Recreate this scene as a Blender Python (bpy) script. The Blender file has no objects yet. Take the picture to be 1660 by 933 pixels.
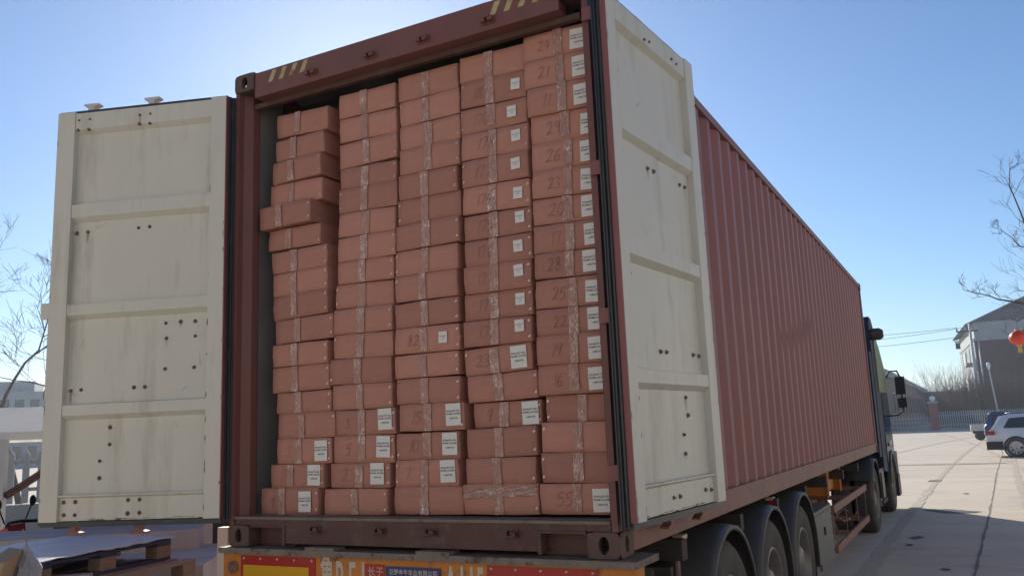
import bpy, bmesh, math, random
from mathutils import Vector, Matrix, noise
random.seed(7)
R = math.radians
S = bpy.context.scene
col = S.collection
# ------------------------------------------------------------------ camera, sky, sun, exposure
G = -1.18                                   # ground level (container floor rail is z = 0)
cd = bpy.data.cameras.new('camera'); cam = bpy.data.objects.new('camera', cd); col.objects.link(cam)
cd.sensor_width = 36; cd.lens = 1377.0/1660*36; cd.clip_end = 4000; cd.clip_start = 0.05
rx_ = Vector((0.88077773, 0.47182325, -0.04016724)); ux_ = Vector((0.11374684, -0.12846796, 0.98516884))
fx_ = Vector((-0.45966536, 0.87228367, 0.16682012))
mw = Matrix((rx_, ux_, -fx_)).transposed().to_4x4(); mw.translation = (3.9132, -3.7475, 0.5877)
cam.matrix_world = mw
S.camera = cam
SUN_AZ, SUN_EL = -36.8, 23.0                # degrees from +Y towards +X, and up
w = bpy.data.worlds.new('World'); S.world = w; w.use_nodes = True
nt = w.node_tree; bg = nt.nodes['Background']
sky = nt.nodes.new('ShaderNodeTexSky'); sky.sky_type = 'NISHITA'; sky.sun_disc = False
sky.sun_elevation = R(SUN_EL); sky.sun_rotation = R(SUN_AZ)
sky.air_density = 1.0; sky.dust_density = 0.27; sky.ozone_density = 5.5; sky.altitude = 50
nt.links.new(sky.outputs[0], bg.inputs[0]); bg.inputs[1].default_value = 0.105
sd = bpy.data.lights.new('sun', 'SUN'); sun = bpy.data.objects.new('sun', sd); col.objects.link(sun)
sd.energy = 5.0; sd.angle = R(0.53); sd.color = (1.0, 0.93, 0.82)
sdir = Vector((math.sin(R(SUN_AZ))*math.cos(R(SUN_EL)), math.cos(R(SUN_AZ))*math.cos(R(SUN_EL)), math.sin(R(SUN_EL))))
sun.rotation_euler = (-sdir).to_track_quat('-Z', 'Y').to_euler()
S.view_settings.view_transform = 'Standard'; S.view_settings.look = 'None'
S.view_settings.gamma = 1; S.view_settings.exposure = 0.27
S.render.engine = 'CYCLES'
# ------------------------------------------------------------------ materials
def mat(name, c, rough=.6, metal=0., c2=None, scale=4., amt=.5, bump=0., bscale=60., c3=None, s3=12., th3=(.62, .7),
        stretch=(1, 1, 1), rnd=0., spec=.5, coords='Object', alpha=None, coat=0.):
    m = bpy.data.materials.new(name); m.use_nodes = True
    n = m.node_tree.nodes; l = m.node_tree.links; p = n['Principled BSDF']
    p.inputs['Roughness'].default_value = rough; p.inputs['Metallic'].default_value = metal
    p.inputs['Specular IOR Level'].default_value = spec
    if coat: p.inputs['Coat Weight'].default_value = coat
    if alpha is not None: p.inputs['Alpha'].default_value = alpha
    col4 = lambda q: (q[0], q[1], q[2], 1)
    tc = n.new('ShaderNodeTexCoord'); mp = n.new('ShaderNodeMapping'); mp.inputs['Scale'].default_value = stretch
    l.new(tc.outputs[coords], mp.inputs['Vector'])
    src = None
    if c2 is not None:
        nz = n.new('ShaderNodeTexNoise'); nz.inputs['Scale'].default_value = scale; nz.inputs['Detail'].default_value = 6
        nz.inputs['Roughness'].default_value = .62
        l.new(mp.outputs[0], nz.inputs['Vector'])
        cr = n.new('ShaderNodeValToRGB'); cr.color_ramp.elements[0].position = .5-amt*.5; cr.color_ramp.elements[1].position = .5+amt*.5
        cr.color_ramp.elements[0].color = col4(c); cr.color_ramp.elements[1].color = col4(c2)
        l.new(nz.outputs['Fac'], cr.inputs[0]); src = cr.outputs[0]
    if c3 is not None:
        n3 = n.new('ShaderNodeTexNoise'); n3.inputs['Scale'].default_value = s3; n3.inputs['Detail'].default_value = 8
        n3.inputs['Roughness'].default_value = .7; l.new(mp.outputs[0], n3.inputs['Vector'])
        mr = n.new('ShaderNodeMapRange'); mr.inputs['From Min'].default_value = th3[0]; mr.inputs['From Max'].default_value = th3[1]
        l.new(n3.outputs['Fac'], mr.inputs['Value'])
        mx = n.new('ShaderNodeMixRGB'); l.new(mr.outputs[0], mx.inputs[0])
        if src: l.new(src, mx.inputs[1])
        else: mx.inputs[1].default_value = col4(c)
        mx.inputs[2].default_value = col4(c3); src = mx.outputs[0]
    if rnd:
        oi = n.new('ShaderNodeObjectInfo'); hs = n.new('ShaderNodeHueSaturation')
        mr2 = n.new('ShaderNodeMapRange'); mr2.inputs['To Min'].default_value = 1-rnd; mr2.inputs['To Max'].default_value = 1+rnd
        l.new(oi.outputs['Random'], mr2.inputs['Value']); l.new(mr2.outputs[0], hs.inputs['Value'])
        if src: l.new(src, hs.inputs['Color'])
        else: hs.inputs['Color'].default_value = col4(c)
        src = hs.outputs[0]
    if src: l.new(src, p.inputs['Base Color'])
    else: p.inputs['Base Color'].default_value = col4(c)
    if bump:
        nb = n.new('ShaderNodeTexNoise'); nb.inputs['Scale'].default_value = bscale; nb.inputs['Detail'].default_value = 4
        l.new(mp.outputs[0], nb.inputs['Vector'])
        bp = n.new('ShaderNodeBump'); bp.inputs['Strength'].default_value = bump; bp.inputs['Distance'].default_value = .01
        l.new(nb.outputs['Fac'], bp.inputs['Height']); l.new(bp.outputs[0], p.inputs['Normal'])
    return m
M = {}
M['concrete'] = mat('concrete', (.53, .44, .34), .85, c2=(.70, .60, .475), scale=.45, amt=.6, bump=.35, bscale=35, c3=(.43, .36, .285), s3=1.3, th3=(.52, .72), stretch=(.45, 1, 1))
M['joint'] = mat('joint', (.20, .175, .15), .95, c2=(.24, .21, .18), scale=9)
M['stain'] = mat('stain', (.07, .06, .055), .7, c2=(.12, .105, .095), scale=5)
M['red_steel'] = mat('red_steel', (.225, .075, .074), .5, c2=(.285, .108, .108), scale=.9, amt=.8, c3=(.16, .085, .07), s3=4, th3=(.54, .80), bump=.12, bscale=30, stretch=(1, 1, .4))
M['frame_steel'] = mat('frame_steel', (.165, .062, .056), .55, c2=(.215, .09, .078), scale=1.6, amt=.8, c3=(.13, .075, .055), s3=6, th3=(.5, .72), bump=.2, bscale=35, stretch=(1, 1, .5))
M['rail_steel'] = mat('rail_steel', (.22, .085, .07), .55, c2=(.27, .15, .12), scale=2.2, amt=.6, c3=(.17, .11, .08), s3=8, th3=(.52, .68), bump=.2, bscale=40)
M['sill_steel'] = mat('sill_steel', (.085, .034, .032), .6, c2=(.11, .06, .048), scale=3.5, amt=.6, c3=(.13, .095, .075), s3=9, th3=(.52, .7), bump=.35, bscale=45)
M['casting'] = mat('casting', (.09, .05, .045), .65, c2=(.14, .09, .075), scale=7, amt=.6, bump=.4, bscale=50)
M['cream'] = mat('cream', (.56, .56, .505), .42, c2=(.68, .665, .59), scale=1.8, amt=.9, c3=(.36, .34, .27), s3=3.4, th3=(.52, .85), bump=.10, bscale=14, stretch=(1.6, 1, .28))
M['rust'] = mat('rust', (.12, .085, .06), .8, c2=(.22, .17, .13), scale=60)
M['rubber'] = mat('rubber', (.018, .02, .024), .45, c2=(.045, .048, .052), scale=14)
M['gasket'] = mat('gasket', (.02, .028, .035), .35, c2=(.05, .06, .07), scale=8, stretch=(1, 1, .15))
M['inner_grey'] = mat('inner_grey', (.20, .21, .205), .6, c2=(.30, .30, .28), scale=3, bump=.1)
M['inner_dark'] = mat('inner_dark', (.16, .17, .18), .7, c2=(.22, .22, .22), scale=3)
M['wood_floor'] = mat('wood_floor', (.16, .10, .06), .7, c2=(.22, .14, .09), scale=6, stretch=(8, 1, 1))
M['card'] = mat('card', (.415, .198, .152), .8, c2=(.53, .27, .212), scale=4, amt=.9, bump=.15, bscale=14, c3=(.39, .185, .14), s3=3, th3=(.5, .75), rnd=.13, stretch=(1, 1, 2.2), spec=.25)
M['flute'] = M['card']
M['label'] = mat('label', (.72, .71, .68), .55, c2=(.78, .77, .74), scale=20)
M['ink'] = mat('ink', (.03, .03, .035), .6)
M['ink_soft'] = mat('ink_soft', (.22, .22, .23), .6)
M['marker'] = mat('marker', (.095, .052, .045), .6)
M['marker_red'] = mat('marker_red', (.26, .04, .03), .6)
M['marker_ochre'] = mat('marker_ochre', (.22, .10, .03), .6)
M['staple'] = mat('staple', (.75, .72, .68), .25, metal=.8)
M['orange'] = mat('orange', (.50, .17, .025), .55, c2=(.58, .22, .035), scale=5, c3=(.17, .09, .05), s3=7, th3=(.58, .68), bump=.2)
M['plate_grey'] = mat('plate_grey', (.16, .13, .11), .7, c2=(.24, .20, .17), scale=8, c3=(.09, .05, .035), s3=12, th3=(.55, .65), bump=.3)
M['refl_red'] = mat('refl_red', (.42, .02, .018), .35, c2=(.36, .02, .018), scale=3)
M['refl_yellow'] = mat('refl_yellow', (.66, .37, .012), .35, c2=(.62, .34, .012), scale=4)
M['paint_white'] = mat('paint_white', (.48, .42, .36), .7, c2=(.60, .54, .47), scale=12)
M['blue_plate'] = mat('blue_plate', (.022, .035, .16), .4)
M['pink_plate'] = mat('pink_plate', (.50, .10, .25), .4)
M['chassis'] = mat('chassis', (.035, .03, .03), .7, c2=(.07, .055, .05), scale=6, bump=.2)
M['rack_steel'] = mat('rack_steel', (.26, .12, .09), .65, c2=(.34, .19, .14), scale=5, c3=(.12, .06, .04), s3=9, th3=(.55, .7))
M['guard'] = mat('guard', (.06, .06, .058), .5, c2=(.10, .095, .088), scale=5, bump=.1)
M['tyre'] = mat('tyre', (.055, .05, .046), .85, c2=(.115, .098, .082), scale=6, bump=.2)
M['rim'] = mat('rim', (.25, .24, .23), .45, metal=.4, c2=(.16, .13, .11), scale=8)
M['toolbox'] = mat('toolbox', (.15, .155, .135), .55, c2=(.2, .2, .18), scale=5, c3=(.10, .07, .05), s3=9, th3=(.6, .7))
M['cab_dark'] = mat('cab_dark', (.018, .03, .06), .6, c2=(.025, .045, .08), scale=3, spec=.25)
M['cab_yellow'] = mat('cab_yellow', (.13, .16, .045), .4, c2=(.18, .21, .06), scale=3, coat=.3)
M['cab_teal'] = mat('cab_teal', (.02, .05, .06), .4, c2=(.03, .07, .08), scale=3, coat=.3)
M['white_paint'] = mat('white_paint', (.74, .75, .77), .3, coat=.5)
M['blue_paint'] = mat('blue_paint', (.035, .08, .16), .3, coat=.5)
M['glass'] = mat('glass', (.02, .025, .03), .06, spec=.8)
M['black_plastic'] = mat('black_plastic', (.02, .02, .022), .5)
M['tail_red'] = mat('tail_red', (.35, .015, .015), .2)
M['alloy'] = mat('alloy', (.55, .55, .56), .35, metal=.6)
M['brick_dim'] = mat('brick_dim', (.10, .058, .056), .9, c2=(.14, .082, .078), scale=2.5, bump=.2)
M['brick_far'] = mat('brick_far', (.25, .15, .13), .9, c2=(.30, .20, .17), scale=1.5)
M['fascia'] = mat('fascia', (.38, .38, .38), .8, c2=(.46, .46, .45), scale=2)
M['roof'] = mat('roof', (.10, .11, .13), .8, c2=(.13, .14, .16), scale=2)
M['render_grey'] = mat('render_grey', (.32, .33, .32), .9, c2=(.40, .41, .40), scale=1.5)
M['bark'] = mat('bark', (.11, .095, .085), .9, c2=(.16, .135, .12), scale=12)
M['bark_dark'] = mat('bark_dark', (.07, .06, .06), .9, c2=(.10, .085, .08), scale=12)
M['shrub'] = mat('shrub', (.12, .085, .07), .95, c2=(.19, .13, .11), scale=1.5, rnd=.15)
M['silver'] = mat('silver', (.62, .63, .64), .35, metal=.5)
M['pale_metal'] = mat('pale_metal', (.55, .53, .52), .6, c2=(.62, .60, .58), scale=4)
M['post_brick'] = mat('post_brick', (.30, .10, .08), .85, c2=(.36, .13, .10), scale=8)
M['lamp_globe'] = mat('lamp_globe', (.85, .84, .80), .3)
M['lantern'] = mat('lantern', (.80, .06, .03), .5, c2=(.85, .09, .04), scale=4)
M['gold'] = mat('gold', (.75, .48, .10), .4)
M['tent'] = mat('tent', (.66, .66, .66), .6, c2=(.72, .72, .72), scale=1.5)
_t = M['tent'].node_tree; _p = _t.nodes['Principled BSDF']; _tr = _t.nodes.new('ShaderNodeBsdfTranslucent'); _tr.inputs[0].default_value = (.85, .80, .70, 1)
_mx = _t.nodes.new('ShaderNodeMixShader'); _mx.inputs[0].default_value = .35; _o = _t.nodes['Material Output']
_t.links.new(_p.outputs[0], _mx.inputs[1]); _t.links.new(_tr.outputs[0], _mx.inputs[2]); _t.links.new(_mx.outputs[0], _o.inputs[0])
M['foam'] = mat('foam', (.34, .31, .31), .8, c2=(.50, .46, .45), scale=3, bump=.1)
M['sheet'] = mat('sheet', (.38, .40, .45), .5, c2=(.48, .50, .55), scale=3, bump=.15)
M['pallet_blue'] = mat('pallet_blue', (.03, .045, .10), .8, c2=(.05, .07, .13), scale=6, stretch=(1, 6, 6))
M['pallet_wood'] = mat('pallet_wood', (.20, .15, .12), .85, c2=(.30, .23, .18), scale=9, stretch=(1, 6, 6))
M['plank'] = mat('plank', (.36, .24, .16), .8, c2=(.44, .31, .21), scale=9, stretch=(6, 6, 1))
M['dark_green'] = mat('dark_green', (.03, .045, .035), .6, c2=(.05, .07, .055), scale=4)
M['bike_red'] = mat('bike_red', (.42, .03, .03), .3, coat=.4)
# clear packing tape: thin glossy film over cardboard
def tape_mat():
    m = bpy.data.materials.new('packing_tape'); m.use_nodes = True
    n = m.node_tree.nodes; l = m.node_tree.links; p = n['Principled BSDF']
    tc = n.new('ShaderNodeTexCoord'); oi = n.new('ShaderNodeObjectInfo')
    ad = n.new('ShaderNodeVectorMath'); ad.operation = 'MULTIPLY_ADD'
    l.new(oi.outputs['Random'], ad.inputs[0]); ad.inputs[1].default_value = (31, 17, 23); l.new(tc.outputs['Object'], ad.inputs[2])
    mp = n.new('ShaderNodeMapping'); mp.inputs['Scale'].default_value = (2.4, 1, .8); l.new(ad.outputs[0], mp.inputs[0])
    nz = n.new('ShaderNodeTexNoise'); nz.inputs['Scale'].default_value = 22; nz.inputs['Detail'].default_value = 2.5; nz.inputs['Distortion'].default_value = 1.0
    l.new(mp.outputs[0], nz.inputs[0])
    sb = n.new('ShaderNodeMath'); sb.operation = 'SUBTRACT'; l.new(nz.outputs['Fac'], sb.inputs[0]); sb.inputs[1].default_value = .5
    ab = n.new('ShaderNodeMath'); ab.operation = 'ABSOLUTE'; l.new(sb.outputs[0], ab.inputs[0])
    rg = n.new('ShaderNodeMapRange'); rg.inputs['From Min'].default_value = .028; rg.inputs['From Max'].default_value = .004; l.new(ab.outputs[0], rg.inputs['Value'])   # thin whitish creases, standing in for the film's glints in the colour
    pt = n.new('ShaderNodeTexNoise'); pt.inputs['Scale'].default_value = 12; pt.inputs['Detail'].default_value = 2; l.new(ad.outputs[0], pt.inputs[0])
    pm = n.new('ShaderNodeMapRange'); pm.inputs['From Min'].default_value = .46; pm.inputs['From Max'].default_value = .60; l.new(pt.outputs['Fac'], pm.inputs['Value'])
    ml = n.new('ShaderNodeMath'); ml.operation = 'MULTIPLY'; l.new(rg.outputs[0], ml.inputs[0]); l.new(pm.outputs[0], ml.inputs[1])
    bs = n.new('ShaderNodeMixRGB'); l.new(pt.outputs['Fac'], bs.inputs[0]); bs.inputs[1].default_value = (.43, .215, .165, 1); bs.inputs[2].default_value = (.53, .325, .265, 1)
    mx = n.new('ShaderNodeMixRGB'); l.new(ml.outputs[0], mx.inputs[0]); l.new(bs.outputs[0], mx.inputs[1]); mx.inputs[2].default_value = (.88, .80, .74, 1)
    l.new(mx.outputs[0], p.inputs['Base Color'])
    p.inputs['Roughness'].default_value = .13; p.inputs['Specular IOR Level'].default_value = .9
    n2 = n.new('ShaderNodeTexNoise'); n2.inputs['Scale'].default_value = 34; n2.inputs['Detail'].default_value = 2; n2.inputs['Distortion'].default_value = 1.2; l.new(mp.outputs[0], n2.inputs[0])
    bp = n.new('ShaderNodeBump'); bp.inputs['Strength'].default_value = .8; bp.inputs['Distance'].default_value = .02
    l.new(n2.outputs['Fac'], bp.inputs['Height']); l.new(bp.outputs[0], p.inputs['Normal'])
    return m
M['tape'] = tape_mat()
# ------------------------------------------------------------------ helpers
class MB:
    def __init__(s): s.b = bmesh.new()
    def box(s, x0, x1, y0, y1, z0, z1, mx=None, mi=0):
        c = [(x, y, z) for z in (z0, z1) for y in (y0, y1) for x in (x0, x1)]
        v = [s.b.verts.new((mx @ Vector(q)) if mx else q) for q in c]
        for f in ((0, 2, 3, 1), (4, 5, 7, 6), (0, 1, 5, 4), (2, 6, 7, 3), (0, 4, 6, 2), (1, 3, 7, 5)):
            fc = s.b.faces.new([v[i] for i in f]); fc.material_index = mi
        return s
    def prism(s, poly, axis, a, b, mi=0, smooth=False):
        """poly of 2-D points extruded along axis from a to b ('x': (y,z), 'y': (x,z), 'z': (x,y))"""
        def P(q, t): return (t, q[0], q[1]) if axis == 'x' else (q[0], t, q[1]) if axis == 'y' else (q[0], q[1], t)
        A = [s.b.verts.new(P(q, a)) for q in poly]; B = [s.b.verts.new(P(q, b)) for q in poly]
        n = len(poly)
        fs = [s.b.faces.new(A), s.b.faces.new(B[::-1])]
        for i in range(n):
            f = s.b.faces.new((A[i], B[i], B[(i+1) % n], A[(i+1) % n])); f.smooth = smooth; fs.append(f)
        for f in fs: f.material_index = mi
        return s
    def tube(s, pts, rad, n=8, cap=True, mi=0):
        pts = [Vector(p) for p in pts]
        if not hasattr(rad, '__len__'): rad = [rad]*len(pts)
        rings = []; prev = None
        for i, p in enumerate(pts):
            t = (pts[min(i+1, len(pts)-1)]-pts[max(i-1, 0)])
            if t.length < 1e-9: t = Vector((0, 0, 1))
            t.normalize()
            a = prev if prev is not None else (Vector((0, 0, 1)) if abs(t.z) < .9 else Vector((1, 0, 0)))
            u = (a - t*a.dot(t)); u.normalize(); prev = u; v = t.cross(u)
            rings.append([s.b.verts.new(p + (u*math.cos(2*math.pi*k/n)+v*math.sin(2*math.pi*k/n))*rad[i]) for k in range(n)])
        for i in range(len(rings)-1):
            for k in range(n):
                f = s.b.faces.new((rings[i][k], rings[i][(k+1) % n], rings[i+1][(k+1) % n], rings[i+1][k])); f.smooth = n > 4; f.material_index = mi
        if cap:
            s.b.faces.new(rings[0][::-1]).material_index = mi; s.b.faces.new(rings[-1]).material_index = mi
        return s
    def lathe(s, prof, axis='x', c=(0, 0, 0), n=40, mi=0, closed=False, a0=0., a1=360., smooth=True):
        """prof: list of (radius, offset along axis)"""
        c = Vector(c); full = abs(a1-a0) >= 359.9; m = n if full else n+1
        rings = []
        for (r, h) in prof:
            ring = []
            for k in range(m):
                t = R(a0+(a1-a0)*k/n); A, B = r*math.cos(t), r*math.sin(t)
                q = (h, A, B) if axis == 'x' else (A, h, B) if axis == 'y' else (A, B, h)
                ring.append(s.b.verts.new(c+Vector(q)))
            rings.append(ring)
        pr = list(range(len(prof)-1))
        for i in pr + ([len(prof)-1] if closed else []):
            j = (i+1) % len(prof)
            for k in range(n if full else n):
                k2 = (k+1) % m
                if not full and k == n: continue
                f = s.b.faces.new((rings[i][k], rings[i][k2], rings[j][k2], rings[j][k])); f.smooth = smooth; f.material_index = mi
        return s
    def add(s, vs, fs, mi=0, smooth=False):
        v = [s.b.verts.new(q) for q in vs]
        for f in fs:
            q = s.b.faces.new([v[i] for i in f]); q.material_index = mi; q.smooth = smooth
        return s
    def bevel(s, w=.004, seg=1):
        ed = [e for e in s.b.edges if len(e.link_faces) == 2 and e.calc_face_angle(0) > .5]
        bmesh.ops.bevel(s.b, geom=ed, offset=w, segments=seg, affect='EDGES', profile=.6); return s
    def build(s, name, m, parent=None, loc=None, rot=None, fix=True):
        if fix: bmesh.ops.recalc_face_normals(s.b, faces=s.b.faces)
        me = bpy.data.meshes.new(name); s.b.to_mesh(me); s.b.free()
        for q in (m if isinstance(m, (list, tuple)) else [m]): me.materials.append(M[q] if isinstance(q, str) else q)
        o = bpy.data.objects.new(name, me); col.objects.link(o)
        if parent: o.parent = parent
        if loc is not None: o.location = loc
        if rot is not None: o.rotation_euler = rot
        return o
def tag(o, label=None, cat=None, group=None, kind=None):
    if label: o['label'] = label
    if cat: o['category'] = cat
    if group: o['group'] = group
    if kind: o['kind'] = kind
    return o
def empty(name, loc=(0, 0, 0), rz=0., label=None, cat=None, group=None):
    o = bpy.data.objects.new(name, None); col.objects.link(o); o.location = loc; o.rotation_euler = (0, 0, rz)
    o.empty_display_size = .1
    return tag(o, label, cat, group)
def kids(o): return [c for c in bpy.data.objects if c.parent == o]
def copy_tree(o, parent=None):
    c = o.copy(); col.objects.link(c)
    if parent: c.parent = parent
    for ch in kids(o): copy_tree(ch, c)
    return c
def text_mesh(txt, size, align='CENTER', bold=0., space=1.):
    cu = bpy.data.curves.new('lettering', 'FONT'); cu.body = txt; cu.size = size; cu.align_x = align; cu.align_y = 'CENTER'
    cu.offset = bold; cu.space_character = space; cu.resolution_u = 3
    o = bpy.data.objects.new('lettering', cu); col.objects.link(o)
    me = bpy.data.meshes.new_from_object(o.evaluated_get(bpy.context.evaluated_depsgraph_get()))
    col.objects.unlink(o); bpy.data.objects.remove(o); bpy.data.curves.remove(cu)
    return me
def text_obj(name, txt, size, m, parent, loc, rot=(R(90), 0, 0), sx=1., **k):
    me = text_mesh(txt, size, **k)
    me.transform(Matrix.Scale(sx, 4, (1, 0, 0)))
    me.materials.clear(); me.materials.append(M[m])
    o = bpy.data.objects.new(name, me); col.objects.link(o); o.parent = parent; o.location = loc; o.rotation_euler = rot
    return o
# ------------------------------------------------------------------ ground
g = MB()
N = 60
def gx(i): t = i/N*2-1; return 3 + math.copysign(abs(t)**3*1500, t)
vs = [(gx(i), gx(j), G) for j in range(N+1) for i in range(N+1)]
g.add(vs, [(j*(N+1)+i, j*(N+1)+i+1, (j+1)*(N+1)+i+1, (j+1)*(N+1)+i) for j in range(N) for i in range(N)])
tag(g.build('ground', 'concrete'), kind='structure')
def strip(name, pts, wd, m, z, wob=.0, kind='structure', seed=1):
    rnd = random.Random(seed); b = MB(); P = []
    for i in range(len(pts)-1):
        a, c = Vector(pts[i]), Vector(pts[i+1]); n = max(1, int((c-a).length/.35)) if wob else 1
        P += [a.lerp(c, k/n) for k in range(n)]
    P.append(Vector(pts[-1])); vs = []
    for i, p in enumerate(P):
        t = (P[min(i+1, len(P)-1)]-P[max(i-1, 0)]).normalized(); nrm = Vector((-t.y, t.x))
        o = nrm*rnd.uniform(-wob, wob); h = wd*(rnd.uniform(.4, 1.3) if wob else 1)/2
        vs += [(p.x+o.x-nrm.x*h, p.y+o.y-nrm.y*h, z), (p.x+o.x+nrm.x*h, p.y+o.y+nrm.y*h, z)]
    b.add(vs, [(2*i, 2*i+1, 2*i+3, 2*i+2) for i in range(len(P)-1)])
    return tag(b.build(name, m), kind=kind)
strip('pavement_joint', [(3.45, -6), (3.74, 7.2), (3.93, 12.2), (4.13, 18.1), (4.35, 25), (4.9, 39), (5.2, 60)], .036, 'joint', G+.004, .009)
for i, yy in enumerate((6.1, 12.3, 18.4, 24.6, 30.7, 36.9, 49, 61)):
    strip('pavement_joint', [(-30, yy+.6), (40, yy-.7)], .022, 'joint', G+.005, .008, seed=i+4)
def blotch(cx, cy, a, b, rot, m, seed, z=G+.008):
    rnd = random.Random(seed); n = 36; vs = [(cx, cy, z)]
    for k in range(n):
        t = 2*math.pi*k/n; r = 1+.45*(noise.noise(Vector((math.cos(t)*2+seed, math.sin(t)*2, seed)))+rnd.uniform(-.12, .12))
        x, y = a*r*math.cos(t), b*r*math.sin(t)
        vs.append((cx+x*math.cos(rot)-y*math.sin(rot), cy+x*math.sin(rot)+y*math.cos(rot), z))
    o = MB(); o.add(vs, [(0, k+1, (k+1) % n+1) for k in range(n)])
    return tag(o.build('oil_stain', m), kind='structure')
blotch(3.35, 14.3, .5, .28, -.5, 'stain', 3); blotch(3.0, 10.4, .08, .16, -.2, 'stain', 5)
blotch(2.95, 9.6, .05, .09, 0, 'stain', 6); blotch(2.82, 22.4, .16, .3, 0, 'stain', 8); blotch(3.45, 7.6, .05, .07, 0, 'stain', 9)
blotch(3.6, 18.2, .06, .1, 0, 'stain', 12)
blotch(3.0, 31.0, 1.8, .5, .1, 'stain', 14).data.materials[0] = mat('damp', (.33, .29, .24), .85)

M['tyre_mark'] = mat('tyre_mark', (.43, .365, .285), .9, c2=(.56, .48, .385), scale=1.2, amt=.7)
for k, (x0, bend) in enumerate(((2.6, .9), (4.5, .9), (5.6, -1.1), (7.4, -1.1), (-1.5, 1.9))):
    strip('tyre_mark', [(x0+bend*(t/16)**2*2.2, -2+t*4.0) for t in range(0, 24)], .17, 'tyre_mark', G+.0065+.0006*k, .012, seed=30+k)
ROWS = [
[(0.215,0.631,2.484,2.465),(0.216,0.602,2.324,2.328),(0.195,0.581,2.177,2.186),(0.165,0.576,2.04,2.035),(0.12,0.53,1.888,1.894),(0.162,0.576,1.755,1.751),(0.187,0.622,1.605,1.612),(0.197,0.623,1.461,1.474),(0.205,0.629,1.312,1.328),(0.223,0.666,1.167,1.178),(0.202,0.627,1.031,1.031),(0.198,0.634,0.874,0.879),(0.237,0.653,0.75,0.749),(0.251,0.679,0.6,0.601),(0.237,0.649,0.455,0.452),(0.198,0.596,0.316,0.317),(0.127,0.564,0.164,0.166)],
[(0.727,1.14,2.501,2.494),(0.725,1.142,2.351,2.339),(0.728,1.145,2.184,2.188),(0.727,1.136,2.059,2.048),(0.716,1.135,1.91,1.9),(0.715,1.121,1.763,1.753),(0.714,1.127,1.613,1.609),(0.706,1.108,1.482,1.475),(0.679,1.094,1.34,1.326),(0.675,1.091,1.187,1.181),(0.669,1.093,1.047,1.036),(0.639,1.075,0.897,0.89),(0.662,1.079,0.751,0.748),(0.685,1.102,0.604,0.605),(0.672,1.091,0.452,0.449),(0.643,1.059,0.314,0.314),(0.608,1.045,0.166,0.168)],
[(1.171,1.573,2.507,2.508),(1.173,1.579,2.356,2.359),(1.171,1.576,2.212,2.211),(1.17,1.571,2.064,2.064),(1.152,1.546,1.92,1.917),(1.143,1.561,1.772,1.772),(1.135,1.556,1.623,1.628),(1.123,1.537,1.478,1.479),(1.119,1.529,1.33,1.33),(1.115,1.532,1.18,1.187),(1.114,1.535,1.037,1.034),(1.11,1.525,0.902,0.904),(1.108,1.521,0.761,0.753),(1.133,1.549,0.613,0.608),(1.109,1.513,0.459,0.461),(1.099,1.502,0.316,0.318),(1.095,1.531,0.172,0.174)],
[(1.586,1.993,2.529,2.516),(1.59,1.996,2.375,2.362),(1.584,1.996,2.222,2.216),(1.584,1.997,2.073,2.063),(1.583,1.992,1.917,1.913),(1.582,1.994,1.767,1.754),(1.585,1.995,1.618,1.616),(1.586,1.993,1.472,1.471),(1.577,1.983,1.324,1.324),(1.57,1.978,1.179,1.18),(1.564,1.971,1.04,1.041),(1.563,1.965,0.887,0.902),(1.572,1.986,0.745,0.755),(1.594,1.991,0.613,0.616),(1.564,1.972,0.459,0.467),(1.552,1.958,0.326,0.329),(1.534,1.969,0.175,0.178)],
[(1.991,2.388,2.55,2.535),(1.992,2.388,2.395,2.381),(2.002,2.388,2.236,2.224),(2.011,2.388,2.079,2.067),(2.011,2.388,1.931,1.919),(2.008,2.388,1.785,1.768),(2.005,2.388,1.642,1.631),(2.003,2.388,1.49,1.484),(2.002,2.388,1.357,1.345),(2.0,2.388,1.202,1.194),(1.998,2.388,1.06,1.057),(1.995,2.388,0.913,0.91),(1.992,2.388,0.762,0.761),(2.018,2.388,0.627,0.621),(1.999,2.388,0.479,0.472),(1.992,2.388,0.332,0.328),(1.98,2.378,0.179,0.181)],
]
BOLTS_L = [(1.018,2.687),(0.943,2.688),(1.024,2.624),(0.949,2.621),(0.592,2.681),(0.519,2.682),(0.594,2.624),(0.522,2.62),(1.024,1.945),(0.947,1.947),(0.595,1.947),(0.52,1.949),(0.393,1.332),(0.295,1.334),(0.198,1.332),(0.386,1.237),(0.196,1.241),(0.388,1.05),(0.199,1.051),(1.015,0.946),(0.945,0.95),(0.591,0.948),(0.518,0.948),(0.74,0.714),(0.74,0.612),(0.801,0.515),(0.8,0.414),(1.017,0.279),(0.94,0.279),(1.013,0.204),(0.94,0.203),(0.594,0.282),(0.52,0.282),(0.595,0.204),(0.519,0.206)]
BOLTS_R = [(0.467,1.926),(0.548,1.93),(0.906,1.936),(0.982,1.938),(0.464,2.641),(0.53,2.653),(0.842,2.666),(0.915,2.661),(0.471,0.96),(0.547,0.961),(0.923,0.967),(1.008,0.965),(0.765,0.732),(0.781,0.638),(0.708,0.538),(0.711,0.44),(0.921,0.31),(0.997,0.311),(0.482,0.31),(0.554,0.31),(0.915,0.241),(0.998,0.235),(0.476,0.236),(0.556,0.236)]
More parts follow.
